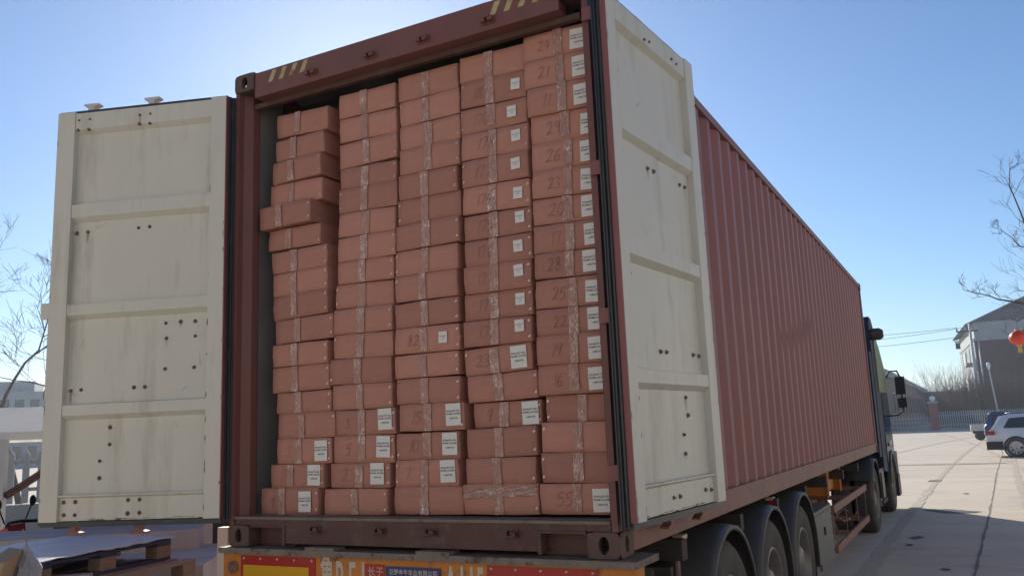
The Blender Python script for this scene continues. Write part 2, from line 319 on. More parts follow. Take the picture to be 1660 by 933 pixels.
# ------------------------------------------------------------------ the container
W, L, H = 2.438, 12.192, 2.896
con = empty('shipping_container', (0, 0, 0), 0, 'long red-brown high shipping container on a trailer, its cream doors swung open on stacked boxes', 'shipping container')
def corr(pitch, depth, length, start=0.):
    """corrugation profile along length: list of (s, d), d from 0 (outer) to -depth"""
    o = []; s = start; f, sl = pitch*.26, pitch*.24
    while s < length:
        o += [(s, -depth), (s+f, -depth), (s+f+sl, 0), (s+2*f+sl, 0)]; s += pitch
    return [(min(a, length), d) for a, d in o]
def wall(name, x, sgn, m_out, z0, z1):
    prof = [(.13, -.036)]+corr(.305, .036, L-.16, .294); b = MB(); vs = []; fs = []
    for s, d in prof:
        xx = x+sgn*d
        vs += [(xx, s, z0), (xx, s, z1), (xx-sgn*.003, s, z0), (xx-sgn*.003, s, z1)]
    n = len(prof)
    b.add(vs, [(4*i, 4*i+4, 4*i+5, 4*i+1) for i in range(n-1)], 0)
    b.add(vs, [(4*i+2, 4*i+3, 4*i+7, 4*i+6) for i in range(n-1)], 1)
    return b.build(name, [m_out, 'inner_grey'], con, fix=False)
wall('side_wall', W-.012, 1, 'red_steel', .155, H-.075)
wall('side_wall', .012, -1, 'red_steel', .155, H-.075)
# roof, front wall, floor
b = MB(); prof = corr(.209, .02, L-.1, .12); vs = []
for s, d in prof: vs += [(.05, s, H-.012+d), (W-.05, s, H-.012+d)]
b.add(vs, [(2*i, 2*i+1, 2*i+3, 2*i+2) for i in range(len(prof)-1)])
b.build('roof', ['inner_dark'], con)
MB().box(.05, W-.05, L-.05, L-.03, .1, H-.03).build('front_wall', 'red_steel', con)
MB().box(.055, W-.055, .1, L-.06, .13, .160).build('floor', 'wood_floor', con)
# rails and posts
for x0, x1 in ((0, .06), (W-.06, W)):
    MB().box(x0, x1, .18, L-.18, H-.075, H-.012).bevel(.006).build('top_rail', 'rail_steel', con)
    s = 1 if x0 > 1 else -1; xo = W if s > 0 else 0
    # channel section: web and two lips
    b = MB(); xi = xo - s*.048
    b.box(min(xo-s*.006, xo-s*.012), max(xo-s*.006, xo-s*.012), .18, L-.18, .012, .158)
    b.box(min(xo-s*.013, xi), max(xo-s*.013, xi), .18, L-.18, .150, .158); b.box(min(xo-s*.013, xi), max(xo-s*.013, xi), .18, L-.18, .012, .02)
    b.box(min(xo-s*.005, xo+s*.006), max(xo-s*.005, xo+s*.006), .18, L-.18, .146, .158)
    b.build('bottom_rail', 'rail_steel', con)
for x0 in (0, 1):
    X = (lambda a: a) if x0 == 0 else (lambda a: W-a)
    for y0 in (0, 1):
        if y0 == 0:   # rear post: deep J section with inner return, hinge side flange
            b = MB()
            q = [(0.004, .0), (.034, .0), (.037, .04), (.072, .085), (.078, .13), (.060, .135), (.060, .155), (.004, .155)]
            poly = [(X(a), c) for a, c in q]
            b.prism(poly, 'z', .118, H-.118)
        else:
            b = MB(); b.prism([(X(.003), L-.003), (X(.11), L-.003), (X(.11), L-.06), (X(.05), L-.13), (X(.003), L-.16)], 'z', .118, H-.118)
        b.build('corner_post', 'frame_steel', con)
def casting(x0, y0, z0):
    """hollow corner casting with oval holes on its outer faces"""
    b = MB(); w_, d_, h_ = .162, .178, .118
    sx = 1 if x0 else -1; sy = 1 if y0 else -1; sz = 1 if z0 else -1
    cx = (W-w_/2+.004) if x0 else w_/2-.004; cy = (L-d_/2+.004) if y0 else d_/2-.004; cz = (H-h_/2+.003) if z0 else h_/2-.001
    def face(o, u, v, n, hu, hv, a, c, hole=True, t=.028):
        """plate with oval hole; o centre of outer face; u, v unit axes with half sizes hu, hv; hole half sizes a, c"""
        K = 24; O = []; I = []; O2 = []; I2 = []
        for k in range(K):
            t_ = 2*math.pi*k/K; cs, sn = math.cos(t_), math.sin(t_)
            q = 1/max(abs(cs), abs(sn)); q = min(q, 1.28)   # rounded square outline
            O.append(o+u*(hu*cs*q)+v*(hv*sn*q))
            r = 4.0; e = (abs(cs)**r+abs(sn)**r)**(-1/r) if a != c else 1
            I.append(o+u*(a*cs)+v*(c*sn*(1.0)))
        n_ = Vector(n)
        vs = O+I+[p-n_*t for p in I]
        b.add(vs, [(k, (k+1) % K, K+(k+1) % K, K+k) for k in range(K)]+[(K+k, K+(k+1) % K, 2*K+(k+1) % K, 2*K+k) for k in range(K)])
        # corners fill
    X, Y, Z = Vector((1, 0, 0)), Vector((0, 1, 0)), Vector((0, 0, 1)); c = Vector((cx, cy, cz))
    e = .0
    face(c+Y*sy*d_/2, X, Z, Y*sy, w_/2, h_/2, .026, .040)
    face(c+X*sx*w_/2, Y, Z, X*sx, d_/2, h_/2, .026, .038)
    face(c+Z*sz*h_/2, X, Y, Z*sz, w_/2, d_/2, .032, .060)
    # closed inner shell a little way in, darker depth behind the holes
    k = .003
    m = MB()
    b.box(cx-w_/2+k, cx+w_/2-k, cy-sy*d_/2, cy-sy*d_/2+sy*.012, cz-h_/2+k, cz+h_/2-k) if 0 else None
    b.box(*sorted((cx-sx*w_/2, cx-sx*(w_/2-.02))), cy-d_/2+k, cy+d_/2-k, cz-h_/2+k, cz+h_/2-k)
    b.box(cx-w_/2+k+.02, cx+w_/2-k, *sorted((cy-sy*d_/2, cy-sy*(d_/2-.02))), cz-h_/2+k, cz+h_/2-k)
    b.box(cx-w_/2+k+.02, cx+w_/2-k-.02, cy-d_/2+.022, cy+d_/2-.022, *sorted((cz-sz*h_/2, cz-sz*(h_/2-.02))))
    m.b.free()
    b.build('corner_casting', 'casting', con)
for a in (0, 1):
    for bb in (0, 1):
        for c_ in (0, 1): casting(a, bb, c_)
# header above the doors, with cam keepers and hazard marks
MB().box(.163, W-.163, .003, .10, 2.722, 2.885).bevel(.006).build('door_header', 'frame_steel', con)
MB().box(.163, W-.163, .101, .30, 2.80, 2.87).build('roof_edge_plate', 'inner_dark', con)
MB().box(.082, W-.082, .085, .12, 2.69, 2.7215).build('header_stop', 'sill_steel', con)
def keeper(x, z, up):
    b = MB()
    b.box(x-.055, x+.055, -.004, .003, z-.03, z+.03)
    for s in (-1, 1): b.prism([(x+s*.012, z-.022), (x+s*.05, z-.016), (x+s*.05, z+.016), (x+s*.012, z+.022)], 'y', -.04, -.004)
    b.box(x-.03, x+.03, -.046, -.036, z+(.004 if up else -.016), z+(.016 if up else -.004))
    b.bevel(.003); b.b.transform(Matrix.Translation((x, 0, z)) @ Matrix.Diagonal((.72, .8, .72, 1)) @ Matrix.Translation((-x, 0, -z))); b.build('cam_keeper', 'frame_steel' if up else 'sill_steel', con)
for x in (.63, 1.07, 1.44, 1.86): keeper(x, 2.775, True)
for x in (.65, 1.09, 1.41, 1.88): keeper(x, .10, False)
M['hazard'] = mat('hazard', (.42, .34, .09), .6, c2=(.50, .45, .30), scale=9, c3=(.26, .10, .08), s3=14, th3=(.5, .62))
for i in range(4):
    for x in (.275+i*.085, W-.275-i*.085-.04): MB().prism([(x, 2.80), (x+.035, 2.80), (x+.07, 2.872), (x+.035, 2.872)], 'y', .0005, .003).build('hazard_stripe', 'hazard', con)
# sill below the doors with fork recesses beside the castings
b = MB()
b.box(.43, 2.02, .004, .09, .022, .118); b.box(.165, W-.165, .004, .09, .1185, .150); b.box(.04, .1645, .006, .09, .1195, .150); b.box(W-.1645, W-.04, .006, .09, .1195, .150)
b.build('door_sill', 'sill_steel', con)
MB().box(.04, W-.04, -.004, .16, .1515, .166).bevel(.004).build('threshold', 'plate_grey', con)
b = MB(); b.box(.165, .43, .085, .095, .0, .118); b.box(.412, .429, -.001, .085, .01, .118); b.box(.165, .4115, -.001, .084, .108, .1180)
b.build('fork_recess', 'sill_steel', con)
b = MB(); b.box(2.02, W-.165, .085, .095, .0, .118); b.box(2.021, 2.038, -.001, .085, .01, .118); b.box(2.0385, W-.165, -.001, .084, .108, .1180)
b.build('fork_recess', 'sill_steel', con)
# far cross members under the floor
cm = MB().box(.06, W-.06, .35, .40, .02, .128).build('cross_member', 'sill_steel', con)
for i in range(1, 38): c_ = cm.copy(); col.objects.link(c_); c_.parent = con; c_.location = (0, i*.305, 0)
# doors -------------------------------------------------------------
DZ0, DZ1, DW = .165, 2.745, 1.165
M['rust_run'] = mat('rust_run', (.34, .25, .17), .7, c2=(.46, .38, .28), scale=40)
def door(side):
    s = -1 if side == 'L' else 1
    b = MB(); nu, nz = 40, 60; vs = []
    for j in range(nz+1):
        for i in range(nu+1):
            u = .09+(1.055-.09)*i/nu; z = DZ0+(DZ1-DZ0-.004)*j/nz
            q = noise.noise(Vector((u*2.3, z*1.7, 3 if s > 0 else 9)))*.006
            vs.append((s*u, .040+q*.7, z+.002))
    b.add(vs, [(j*(nu+1)+i, j*(nu+1)+i+1, (j+1)*(nu+1)+i+1, (j+1)*(nu+1)+i) for j in range(nz) for i in range(nu)], smooth=True)
    d = b.build('door', 'cream', con, (0, -.08, 0) if side == 'L' else (2.55, -.05, 0), (0, 0, R(19) if side == 'L' else R(85)))
    d['label'] = 'cream door leaf folded out to the left' if side == 'L' else 'cream door leaf folded back along the side wall'
    X = lambda u: s*u
    def bx(b, u0, u1, y0, y1, z0, z1): a, c = sorted((X(u0), X(u1))); return b.box(a, c, y0, y1, z0, z1)
    # frame: stiles and rails (front plane at y = 0)
    b = MB(); bx(b, 0, .10, 0, .05, DZ0, DZ1); bx(b, 1.045, DW, 0, .05, DZ0, DZ1); b.bevel(.005, 2); b.build('stile', 'cream', d)
    def rib(z0, z1, u0=.101, u1=1.044, y=.004):
        # hat section: sloped lower flank, steeper top
        b = MB(); poly = [(.044, z0-.012), (y, z0+.020), (y, z1-.010), (.044, z1-.002)]
        b.prism(poly, 'x', *sorted((X(u0), X(u1)))); b.bevel(.003, 2); return b.build('rib', 'cream', d)
    rib(.774, .868); rib(1.393, 1.490); rib(2.020, 2.134)
    b = MB(); b.prism([(.044, 2.595), (.006, 2.622), (.006, 2.735), (.044, 2.735)], 'x', *sorted((X(.101), X(1.044)))); b.build('top_rail', 'cream', d)
    b = MB(); b.prism([(.040, DZ0+.004), (.024, DZ0+.004), (.024, .300), (.004, .312), (.004, .320), (.040, .320)], 'x', *sorted((X(.101), X(1.044)))); b.build('bottom_rail', 'cream', d)
    b = MB(); bx(b, .001, DW-.001, .0505, .062, DZ0+.001, DZ1-.001); b.build('outer_skin', 'rail_steel', d)
    # gaskets: rubber lips round the leaf
    b = MB(); hu = -.028
    for k, (a, c) in enumerate(((-.010, .034), (-.022, .050), (-.012, .066))):
        bx(b, a-.006, -.0005, c, c+.010, DZ0-.02, DZ1+.006)
    bx(b, -.036, -.0235, .0605, .0645, DZ0-.03, DZ1+.008)
    bx(b, DW+.0005, DW+.016, .02, .045, DZ0-.02, DZ1+.006)
    bx(b, .0, DW, .018, .048, DZ0-.030, DZ0-.001); bx(b, .0, DW, .02, .05, DZ1+.001, DZ1+.012)
    b.build('gasket', 'gasket', d)
    b = MB(); bx(b, -.006, -.0006, .001, .033, DZ0, DZ1); b.build('edge_trim', 'red_steel', d)
    for (u) in (.555, .985):
        b = MB(); b.tube([(X(u), .093, DZ0-.055), (X(u), .093, DZ1+.05)], .017, 12)
        for z in (.45, 1.3, 2.2): bx(b, u-.05, u+.05, .0625, .114, z-.02, z+.02)
        b.build('locking_bar', 'pale_metal', d)
        for zz, q in ((DZ1+.045, 1), (DZ0-.05, -1)):
            b = MB()
            b.prism([(X(u)-.026, zz-.016*q), (X(u)+.026, zz-.016*q), (X(u)+.017, zz+.004*q), (X(u)+.022, zz+.014*q), (X(u)+.052, zz+.022*q), (X(u)+.052, zz+.034*q), (X(u)-.052, zz+.034*q), (X(u)-.052, zz+.022*q), (X(u)-.022, zz+.014*q), (X(u)-.017, zz+.004*q)], 'y', .070, .118)
            b.bevel(.004); b.build('cam', 'pale_metal' if q > 0 else 'rail_steel', d)
    proto = None
    for (u, z) in (BOLTS_L if side == 'L' else BOLTS_R):
        if z > 2.55: yy = .010
        elif z < .3: yy = .024
        else: yy = .040+noise.noise(Vector((u*2.3, z*1.7, 3 if s > 0 else 9)))*.0042
        if proto is None:
            b = MB(); b.lathe([(.0165, 0), (.0165, -.003), (.0105, -.0035), (.0105, -.011), (.006, -.014), (.0, -.014)], 'y', n=12)
            proto = b.build('bolt', 'rust', d); o = proto
        else: o = proto.copy(); col.objects.link(o); o.parent = d
        o.location = (X(u), yy, z); o.rotation_euler = (0, random.uniform(0, 3), 0); k = random.uniform(.62, .85); o.scale = (k, 1, k)
    if side == 'L':
        b = MB(); bx(b, DW+.001, DW+.062, .008, .03, 1.40, 1.50); b.bevel(.006, 2); b.build('latch_tab', 'cream', d)
    rr = random.Random(31 if s > 0 else 32)
    for (u, z) in rr.sample(BOLTS_L if side == 'L' else BOLTS_R, 5):
        l_ = rr.uniform(.03, .09); yy = {True: .0055}.get(z > 2.55, .0225 if z < .3 else .034); w0 = rr.uniform(.003, .007)
        if z < .3: l_ = min(l_, z-DZ0-.01)
        b = MB(); b.add([(X(u)-w0, yy, z), (X(u)+w0, yy, z), (X(u)+w0*.7, yy, z-l_*.6), (X(u)+w0*.15, yy, z-l_), (X(u)-w0*.15, yy, z-l_), (X(u)-w0*.6, yy, z-l_*.5)], [(0, 1, 2, 3, 4, 5)]); b.build('rust_run', 'rust_run', d)
    # rusty chips along the edges
    b = MB(); rnd = random.Random(5 if s > 0 else 6)
    for k in range(46):
        if rnd.random() < .6: u, z, a, c = rnd.choice((.004, DW-.006, .097)), DZ0+rnd.random()**1.5*2.4, rnd.uniform(.001, .004), rnd.uniform(.006, .035)
        else: u, z, a, c = rnd.uniform(.1, 1.0), rnd.choice((DZ0+.006, DZ0+.012)), rnd.uniform(.006, .05), rnd.uniform(.001, .004)
        yb = -.0012 if u < .1 or u > 1.04 else .0225
        pts = [(X(u)+a*math.cos(t)*rnd.uniform(.6, 1), yb, z+c*math.sin(t)*rnd.uniform(.6, 1)) for t in (0, .8, 1.6, 2.4, 3.1, 3.9, 4.7, 5.5)]
        b.add(pts, [tuple(range(8))])
    b.build('paint_chip', 'rust', d)
    b = MB()
    for k in range(9):
        u, z = rnd.uniform(.15, 1.0), rnd.uniform(.4, 2.5); l_ = rnd.uniform(.03, .14); an = rnd.uniform(-1.2, 1.2)
        a_ = Vector((X(u), .0345, z)); e_ = Vector((math.sin(an), 0, math.cos(an)))*l_; n_ = Vector((e_.z, 0, -e_.x)).normalized()*.0012
        b.add([a_-n_, a_+n_, a_+e_+n_*.3, a_+e_-n_*.3], [(0, 1, 2, 3)])
    b.build('scratch', mat('scratch'+side, (.27, .24, .19), .7), d)
    return d
dl = door('L'); dr = door('R')
# hinges between post and door
for z in (.384, 1.112, 1.839, 2.645):
    MB().box(-.055, .004, -.035, -.012, z-.032, z+.032).bevel(.004).build('hinge', 'sill_steel', con)
    b = MB(); b.tube([(-.05, -.045, z-.045), (-.05, -.045, z+.045)], .016, 10); b.build('hinge_pin', 'sill_steel', con)
    b = MB(); b.box(W-.03, W+.055, -.022, -.008, z-.035, z+.035); b.tube([(W+.045, -.03, z-.05), (W+.045, -.03, z+.05)], .017, 10); b.build('hinge', 'red_steel', con)
# worn dark marks on the outer ribs of the side wall
rnd = random.Random(12); M['worn'] = mat('worn', (.12, .055, .052), .7)
for k in range(7):
    yc = .294+.305*(13+k)+.305*.63; zc = 1.36+.04*k+rnd.uniform(-.05, .05)
    pts = [(W-.0108, yc+.034*math.cos(t)*rnd.uniform(.4, 1), zc+rnd.uniform(.06, .17)*math.sin(t)*rnd.uniform(.5, 1)) for t in [i*.349 for i in range(18)]]
    MB().add(pts, [tuple(range(18))]).build('worn_mark', 'worn', con)
# ------------------------------------------------------------------ the boxes
ORD = ['bottom', 'second', 'third', 'fourth', 'fifth', 'sixth', 'seventh', 'eighth', 'ninth', 'tenth', 'eleventh', 'twelfth', 'thirteenth', 'fourteenth', 'fifteenth', 'sixteenth', 'topmost']
STK = ['leftmost stack', 'second stack', 'middle stack', 'fourth stack', 'rightmost stack']
NUM = {(0, 14): ('3', 'f'), (0, 16): ('9', 'm'), (0, 15): ('1', 'f'), (1, 13): ('3', 'm'), (1, 14): ('5', 'm'), (1, 15): ('2', 'o'), (2, 10): ('82', 'm'), (2, 13): ('15', 'm'), (2, 14): ('10', 'o'), (2, 15): ('7', 'o'),
       (3, 1): ('181', 'f'), (3, 2): ('170', 'f'), (3, 3): ('178', 'm'), (3, 4): ('177', 'm'), (3, 5): ('174', 'm'), (3, 6): ('175', 'm'), (3, 7): ('176', 'm'), (3, 8): ('171', 'r'), (3, 9): ('173', 'm'), (3, 10): ('172', 'f'), (3, 11): ('23', 'm'), (3, 13): ('4', 'm'),
       (4, 0): ('24', 'f'), (4, 1): ('21', 'm'), (4, 2): ('11', 'f'), (4, 3): ('29', 'm'), (4, 4): ('26', 'm'), (4, 5): ('23', 'm'), (4, 6): ('20', 'm'), (4, 7): ('17', 'f'), (4, 8): ('28', 'm'), (4, 9): ('25', 'm'), (4, 10): ('22', 'm'), (4, 11): ('19', 'm'), (4, 12): ('16', 'm'), (4, 16): ('55', 'm')}
BIG = {(0, 14): (.72, -.004), (0, 15): (.715, .006), (0, 16): (.68, -.008), (1, 13): (.735, .006), (1, 14): (.72, .004), (1, 15): (.69, .010), (2, 13): (.74, .005), (2, 14): (.745, .004), (2, 15): (.735, .004),
       (3, 11): (.70, -.002), (3, 13): (.735, .004)}
BIG.update({(4, i): (.72, -.006) for i in list(range(13))+[16]})
SMALL = {(2, 10): .72}; SMALL.update({(3, i): .76 for i in range(1, 11)}); SMALL[(3, 2)] = .71
DIG = {'0': [[(.1, .5), (.2, .9), (.6, 1), (.9, .6), (.8, .15), (.4, 0), (.1, .3), (.1, .5)]], '1': [[(.55, 1), (.4, 0)]],
       '2': [[(.1, .75), (.35, 1), (.75, .9), (.7, .55), (.1, .02), (.5, .1), (.95, .02)]], '3': [[(.1, .9), (.5, 1), (.8, .8), (.4, .55), (.8, .35), (.65, .02), (.1, .08)]],
       '4': [[(.5, 1), (.1, .4), (.85, .45)], [(.75, .9), (.55, -.05)]], '5': [[(.2, .95), (.15, .55), (.6, .6), (.8, .3), (.5, 0), (.1, .05)], [(.2, .95), (.9, 1)]],
       '6': [[(.7, 1), (.25, .6), (.1, .2), (.45, 0), (.8, .2), (.6, .45), (.15, .3)]], '7': [[(.1, .92), (.85, 1), (.45, 0)]],
       '8': [[(.75, .85), (.4, 1), (.2, .75), (.75, .3), (.5, 0), (.15, .2), (.6, .6), (.75, .85)]], '9': [[(.8, .8), (.4, 1), (.15, .7), (.5, .5), (.8, .8), (.65, 0)]]}
def marking(txt, h, m, parent, loc, rnd):
    b = MB(); x = 0; sl = rnd.uniform(.05, .3)
    for ch in txt:
        for st in DIG[ch]:
            P = [Vector((x+(p[0]*.62+p[1]*sl+rnd.uniform(-.03, .03))*h, 0, (p[1]+rnd.uniform(-.03, .03))*h)) for p in st]
            F = []
            for i in range(len(P)-1):
                for k in range(3):
                    t = k/3; p0 = P[max(i-1, 0)]; p1 = P[i]; p2 = P[i+1]; p3 = P[min(i+2, len(P)-1)]
                    F.append(.5*((2*p1)+(p2-p0)*t+(2*p0-5*p1+4*p2-p3)*t*t+(3*p1-p0-3*p2+p3)*t**3))
            F.append(P[-1]); vs = []
            for i, p in enumerate(F):
                t = (F[min(i+1, len(F)-1)]-F[max(i-1, 0)]).normalized(); nn = Vector((-t.z, 0, t.x))*.0012*rnd.uniform(.6, 1.2)
                vs += [p-nn, p+nn]
            b.add(vs, [(2*i, 2*i+1, 2*i+3, 2*i+2) for i in range(len(F)-1)])
        x += h*(.42 if ch == '1' else .68)
    return b.build('handwritten_number', m, parent, loc)
def shared_text(lines, size, bold=0.):
    o = MB(); me = bpy.data.meshes.new('t')
    bm = bmesh.new()
    for t, sz, y in lines:
        mt = text_mesh(t, sz, bold=bold); mt.transform(Matrix.Translation((0, y, 0))); bm.from_mesh(mt); bpy.data.meshes.remove(mt)
    bmesh.ops.rotate(bm, verts=bm.verts, cent=(0, 0, 0), matrix=Matrix.Rotation(R(90), 3, 'X'))
    bm.to_mesh(me); bm.free(); me.materials.append(M['ink']); return me
TXT_BIG = shared_text([('EXHAUST FAN', .0125, .012), ('FRAME LOUVER', .0125, -.003), ('1-400CTNS', .0115, -.026)], 0, .0003)
TXT_SMALL = shared_text([('EXHAUST', .010, .004), ('1-400', .008, -.008)], 0)
def box_mesh(w_, d_, h_, rnd):
    """carton: front face at y = 0 with a faint bulge, creased edges, slightly uneven"""
    b = MB(); nx, nz = 8, 4; A = rnd.uniform(.0005, .003); tw = rnd.uniform(-.002, .002); s0 = rnd.random()*90; SG = rnd.choice((0, 0, 0, .0025)); CR = [(rnd.uniform(0, .003)*(1 if k in (0, 2) else -1), rnd.uniform(0, .002)*(1 if k < 2 else -1), rnd.choice((0, 0, .003, .007))) for k in range(4)]
    def P(i, j):
        u, v = i/nx, j/nz
        bul = A*math.sin(math.pi*u)*math.sin(math.pi*v)+.0022*noise.noise(Vector((u*3+s0, v*2, s0)))
        e = .0016*noise.noise(Vector((u*4, v*9, s0+5)))
        cx_ = CR[(0 if u < .5 else 1)+(0 if v < .5 else 2)]; q = max(0, 1-4*min(u, 1-u))*max(0, 1-2.2*min(v, 1-v))
        return ((u-.0)*w_ + .004*noise.noise(Vector((v*3, s0, u*2)))+cx_[0]*q, -bul+abs(cx_[2])*q, v*h_ + e*1.5*(1 if 0 < u < 1 else .4)+cx_[1]*q-(SG*math.sin(math.pi*u) if j == nz else 0))
    F = [[b.b.verts.new(P(i, j)) for i in range(nx+1)] for j in range(nz+1)]
    for j in range(nz):
        for i in range(nx): b.b.faces.new((F[j][i], F[j][i+1], F[j+1][i+1], F[j+1][i])).smooth = True
    rim = [F[0][i] for i in range(nx+1)]+[F[j][nx] for j in range(1, nz+1)]+[F[nz][i] for i in range(nx-1, -1, -1)]+[F[j][0] for j in range(nz-1, 0, -1)]
    # rounded edge then back
    r = .0035; c = Vector((w_/2, 0, h_/2))
    R1 = []; R2 = []
    for v in rim:
        out = Vector((1 if v.co.x > w_*.999-.004 else -1 if v.co.x < .004 else 0, 0, 1 if v.co.z > h_*.98 else -1 if v.co.z < h_*.02 else 0))
        R1.append(b.b.verts.new(v.co+out*r*.35+Vector((0, r, 0)))); q = v.co+out*r*.35; R2.append(b.b.verts.new((q.x, d_, q.z)))
    n = len(rim)
    for k in range(n):
        k2 = (k+1) % n
        b.b.faces.new((rim[k], rim[k2], R1[k2], R1[k])); b.b.faces.new((R1[k], R1[k2], R2[k2], R2[k]))
    b.b.faces.new(R2)
    return b
def tape(parent, xc, z0, z1, rnd, wd=.052):
    b = MB(); n, k = 16, 6; s0 = rnd.random()*50; ln = rnd.uniform(-.004, .004)
    vs = []
    for j in range(n+1):
        t = j/n
        for i in range(k+1):
            u = i/k-.5; e = .0016*noise.noise(Vector((t*9, u*8, s0)))
            vs.append((xc+u*wd*(1+.10*noise.noise(Vector((t*6+s0, i > 3, 1))))+ln*(t-.5), -.0068-abs(e), z0+(z1-z0)*t+(.003*noise.noise(Vector((u*9, s0, t))) if j in (0, n) else 0)))
    b.add(vs, [(j*(k+1)+i, j*(k+1)+i+1, (j+1)*(k+1)+i+1, (j+1)*(k+1)+i) for j in range(n) for i in range(k)], smooth=True)
    return b.build('packing_tape', 'tape', parent)
FLAP = MB().box(0, 1, 0, 1, 0, 1).build('t', 'card'); bpy.data.objects.remove(FLAP)
COLN = {'m': 'marker', 'f': 'marker_faint', 'r': 'marker_red', 'o': 'marker_ochre'}
M['marker_faint'] = mat('marker_faint', (.21, .115, .095), .8)
STAPLE = MB().add([(-.0045, 0, -.0058), (-.0025, 0, -.0064), (.0025, 0, .0058), (.0005, 0, .0064)], [(0, 1, 2, 3)]).build('staple', 'staple')
for ci, rows in enumerate(ROWS):
    for ri, (x0, x1, zl, zr) in enumerate(rows):
        rnd = random.Random(ci*100+ri)
        w_ = x1-x0
        if ri == 0: h_ = .147
        else: h_ = max(.12, min(rows[ri-1][2]-zl, rows[ri-1][3]-zr)-rnd.choice((.001, .001, .001, .002, .005)))
        y = .137-.010*(ri == 16)+rnd.uniform(-.004, .006)
        if ri < 16 and rnd.random() < .15: y += .009
        if (ci, ri) == (0, 4): y = .10
        if (ci, ri) in ((4, 13), (3, 13)): y = .165
        b = box_mesh(w_, .62, h_, rnd)
        o = b.build('cardboard_box', 'card')
        o.location = (x0, y, zl+.0015); o.rotation_euler = (0, -math.atan2(zr-zl, w_), rnd.uniform(-.008, .008))
        key = (ci, ri); lvl = ORD[16-ri] + (' box' if ri in (0, 16) else ' box from the bottom')
        lab = f'{lvl} of the {STK[ci]}'
        if key in NUM and NUM[key][1] != 'f': lab += f', marked {NUM[key][0]}'
        if key in BIG: lab += ', large white sticker'
        elif key in SMALL: lab += ', small white sticker'
        elif key == (3, 16): lab += ', taped across its front'
        else: lab += ', brown cardboard'
        tag(o, lab, 'cardboard box', 'cardboard boxes stacked in the container')
        tx = w_*(.40 if ci == 0 else .47)+rnd.uniform(-.014, .014) if ci < 4 else .205+rnd.uniform(-.008, .008)
        t0 = 0 if rnd.random() < .75 else rnd.uniform(.0, .02); t1 = h_-(0 if rnd.random() < .75 else rnd.uniform(0, .015))
        tape(o, tx, t0, t1, rnd, rnd.uniform(.046, .056))
        if key == (3, 16):
            t2 = tape(o, 0, 0, w_-.01, rnd, .055); t2.rotation_euler = (0, R(88), 0); t2.location = (.005, -.0012, h_-.045)
        # staples at the lap joint
        if key not in BIG or ci < 4:
            b = MB(); side = w_-.012 if rnd.random() < .8 or ci == 0 else .012
            if ci == 4: side = .012
            for zc in (h_*.2, h_*.8):
                if rnd.random() < .85:
                    for dx in (0, .006):
                        st = STAPLE.copy(); col.objects.link(st); st.parent = o; st.location = (side+dx, -.0065, zc)
            b.b.free()
        if key in BIG:
            f, dz = BIG[key]; lw, lh = (.093, .116) if ci < 4 else (.095, .110)
            lx = w_*f; lz = h_-lh-.010+dz
            if ci == 4: lx = .287+rnd.uniform(-.01, .006); lz = .012
            s_ = MB().box(0, lw, -.0006, .0004, 0, lh).build('sticker', 'label', o, (lx, -.0088, lz), (0, rnd.uniform(-.03, .03), 0))
            t_ = bpy.data.objects.new('printed_text', TXT_BIG); col.objects.link(t_); t_.parent = s_; t_.location = (lw/2, -.0012, lh*.55)
        if key in SMALL:
            lw, lh = .054, .062; s_ = MB().box(0, lw, -.0006, .0004, 0, lh).build('sticker', 'label', o, (w_*SMALL[key]+rnd.uniform(-.01, .01), -.0085, h_*.34+rnd.uniform(-.006, .01)), (0, rnd.uniform(-.06, .03), 0))
            t_ = bpy.data.objects.new('printed_text', TXT_SMALL); col.objects.link(t_); t_.parent = s_; t_.location = (lw/2, -.0012, lh*.52)
        if key in NUM:
            tx_, cc = NUM[key]; hh = rnd.uniform(.055, .068)
            px = w_*(.20 if ci == 3 else .17)+rnd.uniform(-.01, .01) if ci < 4 else .085+rnd.uniform(-.012, .012)
            marking(tx_, hh, COLN[cc], o, (px, -.0075, h_*.28), rnd)

bpy.data.objects.remove(STAPLE)
# ------------------------------------------------------------------ trailer
tr = empty('semi_trailer', (1.2, 0, G), 0, 'orange and black skeletal semi-trailer carrying the red-brown container', 'trailer')
tr_off = Vector((-1.2, 0, -G))
def tp(b, name, m, par=None, **k):
    o = b.build(name, m, par or tr, **k)
    if par is None: o.location = o.location + tr_off
    return o
b = MB(); b.box(-.028, 2.512, -.012, .10, -.60, -.036); b.bevel(.006); tp(b, 'rear_beam', 'orange')
b = MB(); b.box(-.04, 2.53, -.045, .26, -.0355, -.004); b.bevel(.004); tp(b, 'top_plate', 'plate_grey')
for x in (.62, 1.35): b = MB(); b.box(x, x+.2, -.05, .05, -.0035, .013); b.bevel(.003); tp(b, 'lock_plate', 'plate_grey')
for x0, x1 in ((.112, .665), (1.745, 2.330)):
    b = MB(); b.box(x0, x1, -.0165, -.0125, -.30, -.048); o = tp(b, 'reflective_panel', 'refl_red')
    b = MB(); b.box(x0+.022, x1-.045, -.0195, -.017, -.27, -.098); b.build('yellow_field', 'refl_yellow', o)
    for k in range(5):
        b = MB(); b.lathe([(.007, 0), (.007, -.003), (0, -.004)], 'y', n=8); b.build('rivet', 'silver', o, (x0+.025+k*(x1-x0-.05)/4, -.0168, -.062))
for x in (.052, 2.455):
    b = MB(); b.lathe([(.036, 0), (.036, -.014), (.027, -.014), (.027, -.003), (0, -.003)], 'y', (x, -.0125, -.115), n=24); tp(b, 'marker_lamp', 'rail_steel')
b = MB(); b.box(1.003, 1.130, -.0155, -.0125, -.21, -.065); o = tp(b, 'red_plate', 'refl_red')
text_obj('lettering', '长子', .052, 'paint_white', o, (1.072, -.0175, -.105))
